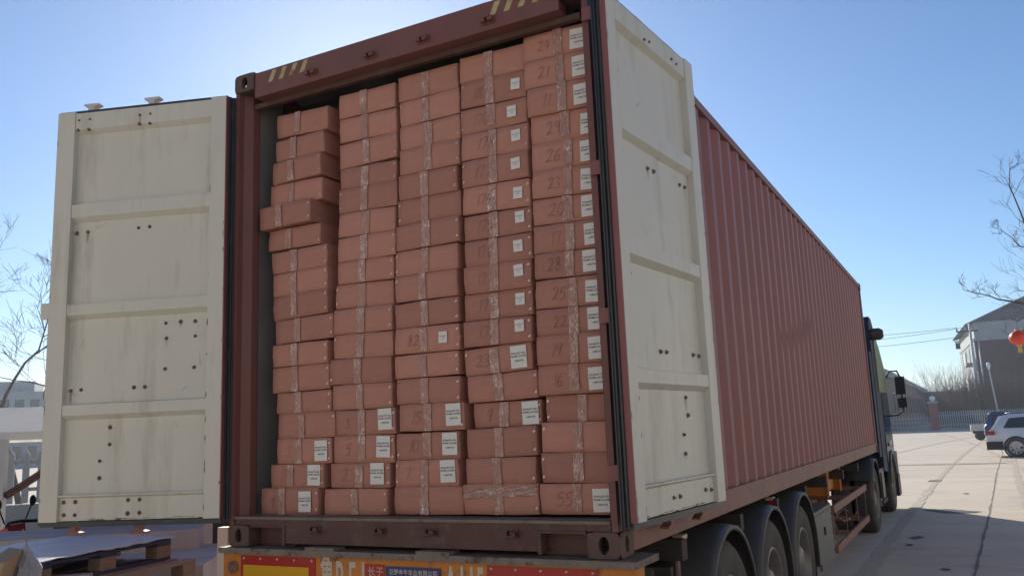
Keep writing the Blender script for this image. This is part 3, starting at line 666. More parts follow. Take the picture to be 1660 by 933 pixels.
b = MB(); b.box(1.140, 1.478, -.020, -.016, -.28, -.072); o = tp(b, 'maker_plate', 'blue_plate')
text_obj('lettering', '巨野金牛车业有限公司', .0315, 'paint_white', o, (1.312, -.0215, -.101), sx=.95, bold=.0004)
text_obj('lettering', '挂车制造', .026, 'paint_white', o, (1.205, -.0215, -.135))
MB().box(1.275, 1.46, -.0220, -.0205, -.27, -.126).build('pink_field', 'pink_plate', o); MB().box(1.30, 1.44, -.0235, -.0225, -.26, -.142).build('white_field', 'paint_white', o)
for t_, x, sx_ in (('鲁', .745, .36), ('R', .835, .42), ('F', .915, .40), ('1', .988, .45)):
    o = text_obj('painted_lettering', t_, .27, 'paint_white', tr, (x-1.2, -.0135, -.165-G), sx=sx_, bold=.004)
for t_, x, sx_ in (('A', 1.535, .44), ('1', 1.60, .45), ('1', 1.655, .45), ('5', 1.705, .36)):
    o = text_obj('painted_lettering', t_, .27, 'paint_white', tr, (x-1.2, -.0135, -.165-G), sx=sx_, bold=.004)
for x in (.75, 1.60):
    b = MB(); b.box(x, x+.014+.05, .10, 11.6, -.40, -.385); b.box(x, x+.064, .26, 11.6, -.055, -.038); b.box(x+.025, x+.04, .26, 11.6, -.384, -.0555); tp(b, 'main_beam', 'chassis')
for y in (1.1, 2.5, 3.8, 5.2, 6.6, 8.0, 9.6, 11.3): tp(MB().box(.05, 2.38, y, y+.09, -.17, -.056), 'cross_beam', 'chassis')
for y in (7.25, 8.35):
    b = MB(); b.box(.02, 2.30, y, y+.012, -.32, -.03); b.box(.02, 2.34, y-.04, y+.10, -.028, -.012); b.box(2.28, 2.292, y-.03, y+.09, -.34, -.03); b.bevel(.003); tp(b, 'bolster', 'orange')
tp(MB().box(2.20, 2.21, 7.3, 8.33, -.30, -.05), 'bolster_web', 'orange')
def wheel(cx, cy, parent, off, rr=.51, wd=.29, name='wheel', dual=True):
    s = 1 if cx > 1.2 else -1
    b = MB(); t = wd/2
    b.lathe([(rr*.60, s*(t-.02)), (rr*.66, s*t), (rr*.90, s*t), (rr*.965, s*(t-.02)), (rr, s*(t-.045)), (rr, -s*(t-.045)), (rr*.965, -s*(t-.02)), (rr*.9, -s*t), (rr*.6, -s*t)], 'x', n=56)
    for k in range(44):                          # tread blocks
        a = 2*math.pi*k/44
        for dx in (-.08, -.027, .027, .08):
            mxx = Matrix.Rotation(a, 4, 'X'); b.box(dx-.022, dx+.022, -.022, .022, rr-.004, rr+.008, mxx)
    w_ = b.build(name, 'tyre', parent, Vector((cx, cy, G+.51+(rr-.51)))+off)
    b = MB(); b.lathe([(rr*.61, s*(t-.022)), (rr*.58, s*(t-.005)), (rr*.555, s*(t-.01)), (rr*.53, s*(t-.10)), (rr*.46, s*(t-.16)), (rr*.30, s*(t-.17)), (rr*.30, s*(t-.06)), (rr*.24, s*(t-.03)), (0, s*(t-.03))], 'x', n=40)
    for k in range(10):
        a = 2*math.pi*k/10; b.tube([(s*(t-.165), rr*.38*math.cos(a), rr*.38*math.sin(a)), (s*(t-.13), rr*.38*math.cos(a), rr*.38*math.sin(a))], .014, 6)
    b.build('rim', 'rim', w_)
    return w_
def guard(cx, cy, parent, off, a0=-12, a1=192, wd=.52, rad=.615):
    s = 1 if cx > 1.2 else -1
    b = MB(); t = wd/2
    prof = [(rad-.035, s*t), (rad-.03, s*(t+.008)), (rad-.004, s*(t+.006)), (rad+.004, s*(t-.03)), (rad+.010, s*(t-.07)), (rad+.012, 0), (rad+.010, -s*t), (rad+.004, -s*t), (rad+.004, -s*(t-.05)), (rad+.002, s*(t-.07)), (rad-.012, s*(t-.02))]
    b.lathe(prof, 'x', n=44, a0=a0, a1=a1, closed=True)
    return b.build('mudguard', 'guard', parent, Vector((cx, cy, G+.51))+off)
for y in (1.85, 3.16, 4.47):
    for cx in (2.31, .13):
        wheel(cx, y, tr, tr_off); wheel(cx-.33*(1 if cx > 1 else -1), y, tr, tr_off)
        guard(2.215 if cx > 1 else .225, y, tr, tr_off)
    b = MB(); b.tube([(.2, y, G+.51), (2.25, y, G+.51)], .075, 12); b.box(.9, 1.5, y-.3, y+.3, -.55, -.42); tp(b, 'axle', 'chassis')
for y in (1.25, 3.82): tp(MB().box(2.285, 2.30, y, y+.05, -.36, -.06), 'guard_bracket', 'plate_grey')
for y in (1.23, 3.80):
    b = MB(); b.box(2.3005, 2.345, y-.01, y+.08, -.185, -.070); tp(b, 'side_reflector', 'refl_red'); b = MB(); b.box(2.29, 2.35, y-.012, y+.082, -.0695, -.045); tp(b, 'reflector_cap', 'paint_white')
b = MB(); b.tube([(1.2, 2.45, -.17), (2.33, 2.45, -.17)], .028, 10); b.tube([(2.30, 2.45, -.17), (2.26, 2.55, -.55)], .014, 8); b.tube([(2.30, 3.82, -.1), (2.30, 3.9, -.45)], .012, 8); b.lathe([(.0, .03), (.045, .03), (.045, -.03), (0, -.03)], 'x', (2.34, 2.45, -.17), n=14)
tp(b, 'guard_stay', 'plate_grey')
b = MB(); b.box(.5, 2.1, .5, .56, -.34, -.22); b.box(1.9, 2.32, 1.05, 1.10, -.26, -.20); b.tube([(1.3, .9, -.15), (2.25, .95, -.22)], .03, 8); tp(b, 'rear_cross_tube', 'chassis')
b = MB(); b.box(2.02, 2.41, 5.28, 6.50, -.92, -.335); b.bevel(.012, 2); o = tp(b, 'toolbox', 'toolbox')
b = MB(); b.box(2.4115, 2.420, 5.36, 6.42, -.88, -.375); b.bevel(.004); b.build('lid', 'toolbox', o)
b = MB(); b.box(2.421, 2.435, 5.84, 5.90, -.60, -.52); b.box(2.421, 2.432, 5.42, 5.46, -.9, -.84); b.build('latch', 'chassis', o)
MB().box(2.0, 2.412, 5.22, 5.26, -.96, -.62).build('bracket', 'chassis', o)
b = MB()
for z in (-.455, -.89): b.box(2.405, 2.435, 6.62, 9.92, z, z+.085)
for y in (6.62, 7.75, 8.9, 9.89): b.box(2.402, 2.4048+.0, y, y+.03, -.804, -.456)
for y in (6.62, 8.25, 9.88): b.box(1.7, 2.4045, y, y+.035, -.885, -.83); b.box(1.7, 2.4045, y, y+.035, -.45, -.40)
b.box(1.72, 1.75, 6.66, 9.88, -.829, -.451)
b.bevel(.003); tp(b, 'side_rack', 'rack_steel')
b = MB(); rnd = random.Random(3)
for k in range(14):
    y0 = rnd.uniform(6.8, 9.3); x0 = rnd.uniform(1.85, 2.3); z0 = rnd.uniform(-.8, -.48)
    b.tube([(x0+.15*math.cos(t)*rnd.uniform(.8, 1.2), y0+.35*math.sin(t), z0+.05*math.sin(3*t+k)) for t in [i*.5 for i in range(12)]], .014, 5)
tp(b, 'coiled_rope', 'rack_steel')
for x in (.55, 1.9):
    b = MB(); b.box(x-.06, x+.06, 9.2, 9.32, -.85, -.06); b.box(x-.045, x+.045, 9.215, 9.305, -1.08, -.85); b.box(x-.12, x+.12, 9.14, 9.38, -1.10, -1.08); tp(b, 'landing_leg', 'orange')
# ------------------------------------------------------------------ tractor
ct = empty('truck_tractor', (1.2, 13.5, G), 0, 'dark blue truck tractor with a yellow-green side fairing, coupled to the trailer', 'truck')
co = Vector((-1.2, -13.5, -G))
def cp(b, name, m, par=None):
    o = b.build(name, m, par or ct)
    if par is None: o.location = o.location + co
    return o
prof = [(12.95, -.35), (12.95, 2.30), (13.10, 2.42), (13.45, 2.40), (14.3, 1.98), (14.95, 1.62), (15.22, 1.40), (15.42, .45), (15.45, -.30), (15.42, -.82), (15.1, -.85), (14.95, -.55), (14.7, -.32), (14.3, -.2), (13.9, -.32), (13.7, -.42)]
b = MB(); b.prism(prof, 'x', -.02, 2.44); b.bevel(.05, 3); cab = cp(b, 'cab', 'cab_dark')
b = MB(); b.prism([(13.40, 1.05), (13.35, 2.2), (14.25, 1.90), (15.1, 1.45), (15.2, 1.05)], 'x', 2.4405, 2.462); b.bevel(.008); cp(b, 'upper_fairing', 'cab_yellow', cab)
b = MB(); b.prism([(13.85, .30), (13.85, 1.0), (15.12, 1.0), (15.2, .45), (14.9, .30)], 'x', 2.4405, 2.452); cp(b, 'side_window', 'glass', cab)
b = MB(); b.prism([(13.7, -.25), (13.7, .26), (15.25, .26), (15.28, -.2)], 'x', 2.4405, 2.456); b.bevel(.006); o = cp(b, 'cab_door', 'cab_teal', cab)
b = MB(); b.box(2.4565, 2.48, 13.95, 14.1, .05, .09); o2 = b.build('handle', 'black_plastic', cab); o2.location = (0, 0, 0)
b = MB(); b.box(2.4565, 2.4595, 14.5, 14.85, .03, .13); b.build('white_decal', 'white_paint', cab)
b = MB(); b.box(2.4565, 2.4595, 14.35, 14.75, -.14, -.03); b.build('red_decal', 'refl_red', cab)
b = MB(); b.lathe([(.62, -.10), (.62, .06), (.56, .07), (.56, -.10)], 'x', (2.42, 14.3, G+.51), n=30, a0=5, a1=175, closed=True); cp(b, 'wheel_arch', 'black_plastic')
b = MB(); b.box(2.3, 2.50, 14.9, 15.40, -.95, -.55); b.bevel(.03, 2); cp(b, 'step', 'black_plastic')
b = MB(); b.box(2.42, 2.49, 15.28, 15.44, -.62, -.1); b.bevel(.02, 2); cp(b, 'front_corner_lamp', 'alloy')
for (x0, x1, z0, z1) in ((2.61, 2.79, 1.02, 1.38), (2.63, 2.79, .76, .95)):
    b = MB(); b.box(x0, x1, 15.24, 15.34, z0, z1); b.bevel(.026, 3); cp(b, 'mirror', 'black_plastic')
b = MB(); b.tube([(2.44, 15.3, 1.35), (2.52, 15.33, 1.50), (2.66, 15.33, 1.50), (2.71, 15.31, 1.38), (2.71, 15.30, .70), (2.62, 15.32, .62), (2.44, 15.32, .60)], .018, 8); cp(b, 'mirror_arm', 'black_plastic')
b = MB(); b.lathe([(0, -.09), (.09, -.09), (.11, -.02), (.11, .10), (.07, .16), (0, .16)], 'x', (2.50, 13.05, 2.08), n=14); cp(b, 'air_intake', 'chassis')
for x in (2.31, .13):
    for y, f in ((11.05, 0), (14.3, 1)):
        q = wheel(x, y, ct, co)
        if not f: wheel(x-.33*(1 if x > 1 else -1), y, ct, co)
    guard(2.215 if x > 1 else .225, 11.05, ct, co, -5, 150)
b = MB(); b.box(.8, .9, 9.9, 15.2, -.62, -.36); b.box(1.55, 1.65, 9.9, 15.2, -.62, -.36); b.box(.75, 1.7, 10.6, 11.6, -.355, -.2); cp(b, 'frame', 'chassis')
b = MB(); b.box(2.02, 2.42, 12.0, 12.95, -.88, -.30); b.bevel(.026, 3); o = cp(b, 'fuel_tank', 'toolbox')
b = MB(); b.box(2.4215, 2.45, 12.1, 12.9, -.86, -.80); b.box(2.4215, 2.44, 12.3, 12.35, -.79, -.35); b.build('tank_strap', 'chassis', ct, co)
b = MB(); b.box(.1, 2.3, 12.55, 12.9, -.3, 1.2); cp(b, 'rear_housing', 'chassis')
b = MB(); b.box(2.30, 2.36, 12.62, 12.68, -.2, 1.9); b.box(2.405, 2.43, 12.55, 12.94, -.1, 1.75); cp(b, 'wind_deflector', 'cab_dark')
# ------------------------------------------------------------------ helper for far things: point seen at pixel (px, py) of the photo at depth d
CP = Vector((3.9132, -3.7475, .5877))
def at(px, py, d): return CP + fx_*d + rx_*((px-830)/1377*d) + ux_*((466.5-py)/1377*d)
# ------------------------------------------------------------------ bare trees
def bare_tree(name, base, h, rnd, label, cat, group=None, spread=.5, levels=5, m='bark', tr_r=.12, limbs=None, dens=3, twig=.006):
    root = empty(name, base, 0, label, cat, group)
    T = MB(); Cn = MB(); T_=[0]
    def grow(p, d, l, r, lv, mb):
        n = 4; pts = [p.copy()]; q = p.copy(); dd = d.normalized()
        for i in range(n):
            dd = (dd+Vector((rnd.gauss(0, .16), rnd.gauss(0, .16), rnd.gauss(.05, .10)))).normalized(); q = q+dd*l/n; pts.append(q.copy())
        rr = [max(twig*.6, r*(1-.5*i/n)) for i in range(n+1)]
        mb.tube(pts, rr, 6 if r > .03 else 4 if r > .012 else 3, cap=False)
        if lv <= 0: return
        k = dens if lv > 1 else dens+1
        for i in range(k):
            t = rnd.uniform(.3, 1) if i else 1.0; f = t*n; j = min(int(f), n-1); pp = pts[j].lerp(pts[j+1], f-j)
            ax = Vector((rnd.gauss(0, 1), rnd.gauss(0, 1), rnd.gauss(.15, .7))).normalized()
            nd = (dd*(1-spread*.6)+ax*spread).normalized()
            grow(pp, nd, l*rnd.uniform(.55, .8), max(twig*.7, r*.5*rnd.uniform(.8, 1.1)), lv-1, Cn)
    if limbs is None:
        grow(Vector((0, 0, 0)), Vector((rnd.uniform(-.05, .05), rnd.uniform(-.05, .05), 1)), h*.36, tr_r, levels, T)
    else:
        for pts, r, lv in limbs:
            P = [Vector(p)-Vector(base) for p in pts]; n = len(P)
            mb = T if r > .05 else Cn
            mb.tube(P, [max(twig, r*(1-.75*i/(n-1))) for i in range(n)], 6, cap=False)
            for i in range(1, n):
                dd = (P[i]-P[i-1]).normalized()
                for k in range(2 if i < n-1 else 3):
                    pp = P[i-1].lerp(P[i], rnd.uniform(.2, 1)) if i < n-1 or k else P[i]
                    ax = Vector((rnd.gauss(0, 1), rnd.gauss(0, .6), rnd.gauss(.3, .8))).normalized()
                    if lv: grow(pp, (dd*.5+ax*.7), (P[i]-P[i-1]).length*rnd.uniform(.5, .9), max(twig, r*.25), lv-1, Cn)
    T.build('trunk', m, root, fix=False); Cn.build('crown', m, root, fix=False)
    return root
# right-hand tree with a lantern: trunk stands outside the picture, limbs reach in
D = 21
b0 = at(1765, 760, D); b0.z = G
A = lambda x, y, d=D: tuple(at(x, y, d))
bare_tree('bare_tree', tuple(b0), 9, random.Random(21), 'bare tree with thin spreading branches at the right edge, in front of the brick building', 'tree', m='bark_dark', twig=.0048, dens=3, limbs=[
    ([tuple(b0), A(1757, 640), A(1742, 560), A(1725, 500)], .16, 0),
    ([A(1725, 500), A(1700, 450), A(1672, 395), A(1655, 345), A(1636, 300), A(1637, 272)], .034, 3),
    ([A(1700, 450), A(1668, 403), A(1652, 398), A(1640, 385), A(1622, 372), A(1610, 368)], .02, 3),
    ([A(1725, 500), A(1690, 420, D+.6), A(1675, 370, D+.8), A(1668, 320, D+1)], .026, 3),
    ([A(1742, 560), A(1690, 500), A(1640, 488), A(1618, 485), A(1600, 478), A(1583, 475), A(1563, 470)], .03, 3),
    ([A(1690, 500), A(1650, 545), A(1630, 540)], .02, 2),
    ([A(1742, 560), A(1700, 520, D-.5), A(1672, 508, D-.5), A(1650, 520, D-.5), A(1636, 517, D-.5)], .024, 2)])
# red lantern hanging from the low limb
lp = at(1651, 547, D-.5)
la = empty('paper_lantern', tuple(lp), 0, 'red round paper lantern hanging from the bare tree at the right edge', 'lantern')
b = MB(); n = 24
vs = []; fs = []
rr_ = .205
for j in range(13):
    t = math.pi*(j/12*.84+.08)
    for k in range(n*2):
        a = 2*math.pi*k/(n*2); q = rr_*math.sin(t)*(1.0 if k % 4 else .955)
        vs.append((q*math.cos(a), q*math.sin(a), rr_*.86*math.cos(t)))
for j in range(12):
    for k in range(n*2): fs.append((j*n*2+k, j*n*2+(k+1) % (n*2), (j+1)*n*2+(k+1) % (n*2), (j+1)*n*2+k))
b.add(vs, fs, smooth=True); b.build('lantern_body', 'lantern', la)
for z in (.168, -.20): MB().lathe([(.0, z), (.06, z), (.06, z+.032), (.0, z+.032)], 'z', n=16).build('cap', 'gold', la)
b = MB()
for k in range(12):
    a = 2*math.pi*k/12; b.tube([(.03*math.cos(a), .03*math.sin(a), -.2), (.045*math.cos(a), .045*math.sin(a), -.36)], .006, 4)
b.build('tassel', 'gold', la)
MB().tube([(0, 0, .2), (.01, 0, .42)], .004, 4).build('cord', 'bark_dark', la)
# left-hand tree and the twigs seen between door and post
b1 = at(38, 735, 26); b1.z = G
bare_tree('bare_tree', tuple(b1), 10.5, random.Random(5), 'bare tree rising behind the white canopy, left of the open door', 'tree', levels=6, tr_r=.10, spread=.55, twig=.008)
b1 = at(378, 720, 30); b1.z = G
bare_tree('bare_tree', tuple(b1), 11, random.Random(9), 'bare tree glimpsed through the gap between the left door and the container post', 'tree', levels=6, tr_r=.12, twig=.008)
# ------------------------------------------------------------------ far left
p = at(12, 700, 95)
ab = empty('apartment_building', (p.x, p.y, G), R(50), 'distant grey apartment block with a stepped roof beside the left tree', 'building')
MB().box(-9, 4, 0, 10, 0, 8.5).build('wall', 'render_grey', ab); MB().box(-5, 2.3, 1, 9, 8.5, 9.7).build('roof_storey', 'render_grey', ab)
for j in range(3):
    for i in range(8): MB().box(-8.4+i*1.5, -7.5+i*1.5, -.03, -.001, 1+j*2.6, 2.4+j*2.6).build('window', 'glass', ab)
# canopy
pc = at(10, 780, 12.2)
cn = empty('canopy', (pc.x, pc.y, G), R(38), 'white fabric canopy on pale posts behind the left door', 'canopy')
b = MB(); zt = 2.06
b.add([(-3.4, 0, zt), (2.2, 0, zt), (2.2, 3.4, zt), (-3.4, 3.4, zt), (-2.2, 1.5, zt+.42), (1.0, 1.5, zt+.42), (-3.4, 0, zt-.12), (2.2, 0, zt-.12), (2.2, 3.4, zt-.12), (-3.4, 3.4, zt-.12)],
      [(0, 1, 5, 4), (1, 2, 5), (2, 3, 4, 5), (3, 0, 4), (0, 6, 7, 1), (1, 7, 8, 2), (2, 8, 9, 3), (3, 9, 6, 0)])
b.build('roof_fabric', 'tent', cn)
for x, y in ((-.1, .05), (2.1, .05), (2.1, 3.3), (-3.3, 3.3), (-3.3, .05)):
    MB().box(x-.07, x+.07, y-.07, y+.07, 0, zt-.1).bevel(.006).build('post', 'pale_metal', cn)
MB().tube([(-.02, .06, 1.15), (.9, .05, 1.75), (1.4, .04, zt-.1)], .055, 6).build('brace', 'sill_steel', cn)
# picket fence on a low wall
pf = at(35, 790, 19)
fe = empty('picket_fence', (pf.x, pf.y, G), R(50), 'pale picket fence on a low wall, seen behind the canopy post', 'fence')
MB().box(-4, 5, -.12, .12, 0, .62).build('low_wall', 'render_grey', fe)
b = MB()
for i in range(30): b.prism([(-3.9+i*.3, .64), (-3.76+i*.3, .64), (-3.76+i*.3, 1.70), (-3.83+i*.3, 1.80), (-3.9+i*.3, 1.70)], 'y', -.02, .02)
b.build('pickets', 'fascia', fe)
for z in (.9, 1.5): MB().box(-4, 5, .021, .05, z, z+.08).build('rail', 'fascia', fe)
# pale blocks behind the pallets
def block(name, c, sx, sy, sz, rz, z0, lab, m='foam'):
    b = MB(); b.box(-sx/2, sx/2, -sy/2, sy/2, 0, sz); b.bevel(.025, 2)
    return tag(b.build(name, m, None, (c.x, c.y, z0), (0, 0, rz)), lab, 'block', 'pale blocks around the pallets')
c = at(150, 900, 8.3); block('foam_block', c, 2.1, 1.0, .98, R(40), G, 'long white foam block behind the pallet stack')
c = at(262, 940, 7.6); block('foam_block', c, 1.05, 1.5, .80, R(35), G, 'white foam block low to the right of the pallet stack')
az_ = R(-51.3); gc = empty('shade_cabinet', (CP.x+11.6*math.sin(az_), CP.y+11.6*math.cos(az_), G), R(51.3), 'tall dark green metal cabinet added behind the left door, sized to shade the pallets', 'cabinet')  # only a dark green edge shows; the large body is added as shade caster
b = MB(); b.box(-.86, 1.75, -1.0, 1.2, 0, 3.05); b.bevel(.02, 2); b.build('body', 'dark_green', gc)
for x in (-.84, .01, .87):
    b = MB(); b.box(x, x+.84, -1.022, -1.0005, .1, 2.95); b.bevel(.004); dd_ = b.build('door', 'dark_green', gc); MB().box(x+.4, x+.44, -1.05, -1.0225, 1.2, 1.4).build('handle', 'silver', dd_)

c = at(364.5, 900, 5.6); b = MB(); b.box(-.035, .035, -.035, .035, 0, G*-1+.045); b.bevel(.004)
tag(b.build('post', 'pale_metal', None, (c.x, c.y, G), (0, 0, R(15))), 'white painted post close to the container, below the left door hinge', 'post')
# pallets: a stack of seven with a pale sheet on top
P1 = at(53, 910, 5.1); P2 = at(281, 868, 6.25)
ang = math.atan2(P2.y-P1.y, P2.x-P1.x); topz = (P1.z+P2.z)/2
def pallet(z, dx, dy, da, m, lab):
    r = empty('pallet', (P1.x+dx, P1.y+dy, z), ang+da, lab, 'pallet', 'pallets in the stack by the left door')
    b = MB()
    for y in (.0, .5, 1.0): b.box(0, 1.2, y, y+.1, 0, .02)
    b.build('bottom_board', m, r)
    for x in (0, .53, 1.06):
        for y in (.0, .45, .9): MB().box(x, x+.14, y-.001, y+.1, .0205, .1).bevel(.003).build('block', 'pallet_wood', r)
    b = MB()
    for x in (0, .53, 1.06): b.box(x, x+.14, 0, 1.0, .1005, .12)
    for i in range(7): b.box(0, 1.2, -.003+i*.15, .09+i*.15, .1205, .142)
    b.build('deck', m, r)
    return r
names = ['seventh pallet from the top, on the ground', 'sixth pallet from the top of the stack', 'fifth pallet from the top of the stack', 'fourth pallet from the top of the stack', 'third pallet from the top, half hidden by the frame edge', 'second pallet from the top, weathered boards with offset blocks', 'topmost dark blue pallet under the pale sheet']
for i in range(7):
    z = topz-.146*(7-i)-.012; pallet(z, (.10, .05, 0, .12, .02, .22, 0)[i], (0, .04, .02, .05, .0, .10, 0)[i], (.02, -.03, .01, .03, -.02, .05, 0)[i], 'pallet_blue' if i in (6, 3) else 'pallet_wood', names[i])
# timber under the stack down to the ground
zb = topz-.146*7-.012
if zb > G+.01:
    tag(MB().box(.05, 1.1, .05, .95, 0, zb-G-.002).build('timber_packing', 'plank', None, (P1.x, P1.y, G), (0, 0, ang)), 'timber packing under the pallet stack', 'timber')
b = MB(); nx, ny = 26, 18; vs = []
for j in range(ny+1):
    for i in range(nx+1):
        x, y = -.03+1.27*i/nx, -.02+1.05*j/ny
        z = .006+.012*abs(noise.noise(Vector((x*3, y*3, 1))))+.004*noise.noise(Vector((x*11, y*11, 1)))+(.0)
        if j == 0: z -= .02*abs(noise.noise(Vector((x*6, 0, 3))))
        vs.append((x, y+(.02*noise.noise(Vector((x*5, 3, 1))) if j == 0 else 0), z))
b.add(vs, [(j*(nx+1)+i, j*(nx+1)+i+1, (j+1)*(nx+1)+i+1, (j+1)*(nx+1)+i) for j in range(ny) for i in range(nx)], smooth=True)
sh = b.build('cover_sheet', 'sheet', None, (P1.x, P1.y, topz-.012), (0, 0, ang)); tag(sh, 'pale blue-grey sheet lying on the topmost pallet', 'sheet')
md = sh.modifiers.new('thickness', 'SOLIDIFY'); md.thickness = .003; md.offset = 1
# crumpled bag, plank, scooter at the lower left corner
c = at(42, 925, 4.7); bb = bmesh.new(); bmesh.ops.create_icosphere(bb, subdivisions=4, radius=.1)
for v in bb.verts:
    k = 1+.32*noise.noise(v.co*14)+.2*noise.noise(v.co*37); v.co = Vector((v.co.x*k*.62, v.co.y*k*.7, v.co.z*k*1.15))
    if v.co.z > .05: v.co.x *= .55; v.co.y *= .55; v.co.z += .03
b = MB(); b.b.free(); b.b = bb
bagr = b.build('plastic_bag', 'sheet', None, (c.x, c.y, c.z-.01)); tag(bagr, 'crumpled grey plastic bag with a thin stick poking out, lower left corner', 'bag')
MB().tube([(0, 0, .1), (-.012, 0, .17), (-.045, .0, .235)], .004, 5).build('stick', 'plank', bagr)
c = at(-2, 940, 4.4)
b = MB(); b.box(-.035, .035, -.3, .3, -.5, .13, Matrix.Rotation(R(14), 4, 'Y')); b.bevel(.004)
plk = b.build('wooden_plank', 'plank', None, (c.x, c.y, c.z), (0, 0, R(50))); tag(plk, 'rough wooden plank leaning at the lower left corner', 'plank')
# a crate that carries bag and plank
c2 = at(15, 985, 4.75)
cr = empty('wooden_crate', (c2.x, c2.y, G), R(45), 'wooden crate at the lower left corner under the plank and bag', 'crate')
hc = (at(42, 925, 4.7).z-.105)-G
b = MB(); b.box(-.5, .35, -.45, .45, 0, hc); b.bevel(.01); b.build('crate_body', 'pallet_wood', cr)
c = at(24, 850, 9.0)
sc = empty('scooter', (c.x, c.y, G), R(120), 'red motor scooter with a round black mirror, behind the pallet stack', 'scooter')
b = MB(); b.prism([(-.10, .25), (.02, .25), (.10, .95), (-.02, 1.02)], 'x', -.17, .17); b.bevel(.026, 3); b.build('fairing', 'bike_red', sc)
b = MB(); b.prism([(-1.2, .45), (-.45, .30), (-.05, .28), (-.05, .35), (-.45, .40), (-.55, .72), (-1.25, .78)], 'x', -.13, .13); b.bevel(.03, 2); b.build('body', 'bike_red', sc)
b = MB(); b.box(-.12, .12, -1.2, -.55, .785, .86); b.bevel(.03, 2); b.build('seat', 'black_plastic', sc)
b = MB(); b.tube([(-.34, -.10, 1.02), (-.12, .0, 1.04), (.12, .0, 1.04), (.34, -.10, 1.02)], .018, 8); b.build('handlebar', 'black_plastic', sc)
for s in (-1, 1):
    b = MB(); b.tube([(s*.2, 0, 1.04), (s*.32, 0, 1.2)], .008, 6); b.lathe([(0, .012), (.055, .008), (.06, 0), (.05, -.012), (0, -.018)], 'y', (s*.34, 0, 1.24), n=16); b.build('mirror', 'black_plastic', sc)
for y in (.22, -1.0):
    b = MB(); b.lathe([(.13, .03), (.15, .045), (.2, .04), (.22, 0), (.2, -.04), (.15, -.045), (.13, -.03)], 'x', (0, y, .22), n=24, closed=True); b.lathe([(0, .02), (.13, .03), (.13, -.03), (0, -.02)], 'x', (0, y, .22), n=24); b.build('wheel', 'tyre', sc)
# ------------------------------------------------------------------ far right: cars
def car(name, loc, rz, paint, label, cat, prof, ln, wd, glassy, wheels, tail=True):
    c = empty(name, loc, rz, label, cat)
    h2 = wd/2
    # body: stations across the width, greenhouse tapering inwards
    b = MB()
    low = [p for p in prof]
    b.prism(low, 'y', -h2, h2)
    for v in b.b.verts:
        if v.co.z > .98: v.co.y *= 1-.16*(v.co.z-.98)/.7
    b.bevel(.06, 3)
    for f in b.b.faces: f.smooth = True
    body = b.build('body', paint, c)
    for poly in glassy['side']:
        for s in (-1, 1):
            b = MB(); vs = []
            for off in (.0, .02):
                for (x, z) in poly:
                    y = h2*(1-.16*max(0, z-.98)/.7)+.004-off; vs.append((x, s*y, z))
            n = len(poly); b.add(vs, [tuple(range(n)), tuple(range(2*n-1, n-1, -1))]+[(i, (i+1) % n, n+(i+1) % n, n+i) for i in range(n)]); b.build('side_window', 'glass', c)
    for (x0, z0, x1, z1) in glassy['ends']:
        b = MB(); d = Vector((x1-x0, 0, z1-z0)); nn = Vector((d.z, 0, -d.x)).normalized()*(.012 if x0 > ln/2 else -.012)
        w0, w1 = h2*.86, h2*.78
        q = [(x0, -w0, z0), (x0, w0, z0), (x1, w1, z1), (x1, -w1, z1)]
        vs = [tuple(Vector(p)+nn) for p in q]+[tuple(Vector(p)-nn*.3) for p in q]
        b.add(vs, [(0, 1, 2, 3), (7, 6, 5, 4), (0, 4, 5, 1), (1, 5, 6, 2), (2, 6, 7, 3), (3, 7, 4, 0)]); b.build('windscreen' if x0 > ln/2 else 'rear_window', 'glass', c)
    for x, r in wheels:
        for s in (-1, 1):
            b = MB(); b.lathe([(r+.075, s*(h2-.05)), (r+.075, s*(h2+.012)), (r+.01, s*(h2+.014)), (r+.01, s*(h2-.05))], 'y', (x, 0, r), n=32, closed=True); b.build('wheel_arch', 'black_plastic', c)
            t = b = MB(); b.lathe([(r*.66, s*(h2-.01)), (r*.72, s*(h2+.022)), (r*.93, s*(h2+.022)), (r, s*(h2-.01)), (r, s*(h2-.2)), (r*.6, s*(h2-.2))], 'y', n=36); wl = b.build('wheel', 'tyre', c, (x, 0, r))
            b = MB(); b.lathe([(r*.68, s*(h2+.012)), (r*.62, s*(h2+.016)), (r*.60, s*(h2-.04)), (0, s*(h2-.05))], 'y', n=36)
            for k in range(10):
                a = 2*math.pi*k/10+.1*(k % 2); mxx = Matrix.Rotation(a, 4, 'Y'); b.box(-.022, .022, *sorted((s*(h2-.02), s*(h2+.014))), .03, r*.62, mxx)
            b.lathe([(.06, s*(h2-.03)), (.06, s*(h2+.02)), (0, s*(h2+.022))], 'y', n=16)
            b.build('rim', 'alloy', wl)
    return c
prof = [(.18, .42), (.02, .55), (0, .80), (.05, 1.02), (.20, 1.10), (.50, 1.60), (.85, 1.68), (2.2, 1.70), (2.75, 1.64), (3.45, 1.16), (4.45, 1.02), (4.62, .80), (4.62, .45), (4.4, .28), (.4, .28)]
q = at(1606, 742, 34.6)
suv = car('parked_suv', (q.x, q.y, G), R(-4), 'white_paint', 'white suv parked in the sun at the right edge, seen from its rear side', 'car', prof, 4.62, 1.84,
    {'side': [[(.62, 1.14), (.86, 1.52), (1.52, 1.56), (1.58, 1.14)], [(1.66, 1.14), (1.60, 1.56), (2.30, 1.57), (2.45, 1.14)], [(2.52, 1.14), (2.40, 1.56), (2.72, 1.53), (3.25, 1.16)]], 'ends': [(.17, 1.12, .46, 1.56), (3.42, 1.18, 2.82, 1.60)]}, [(1.00, .37), (3.68, .37)])
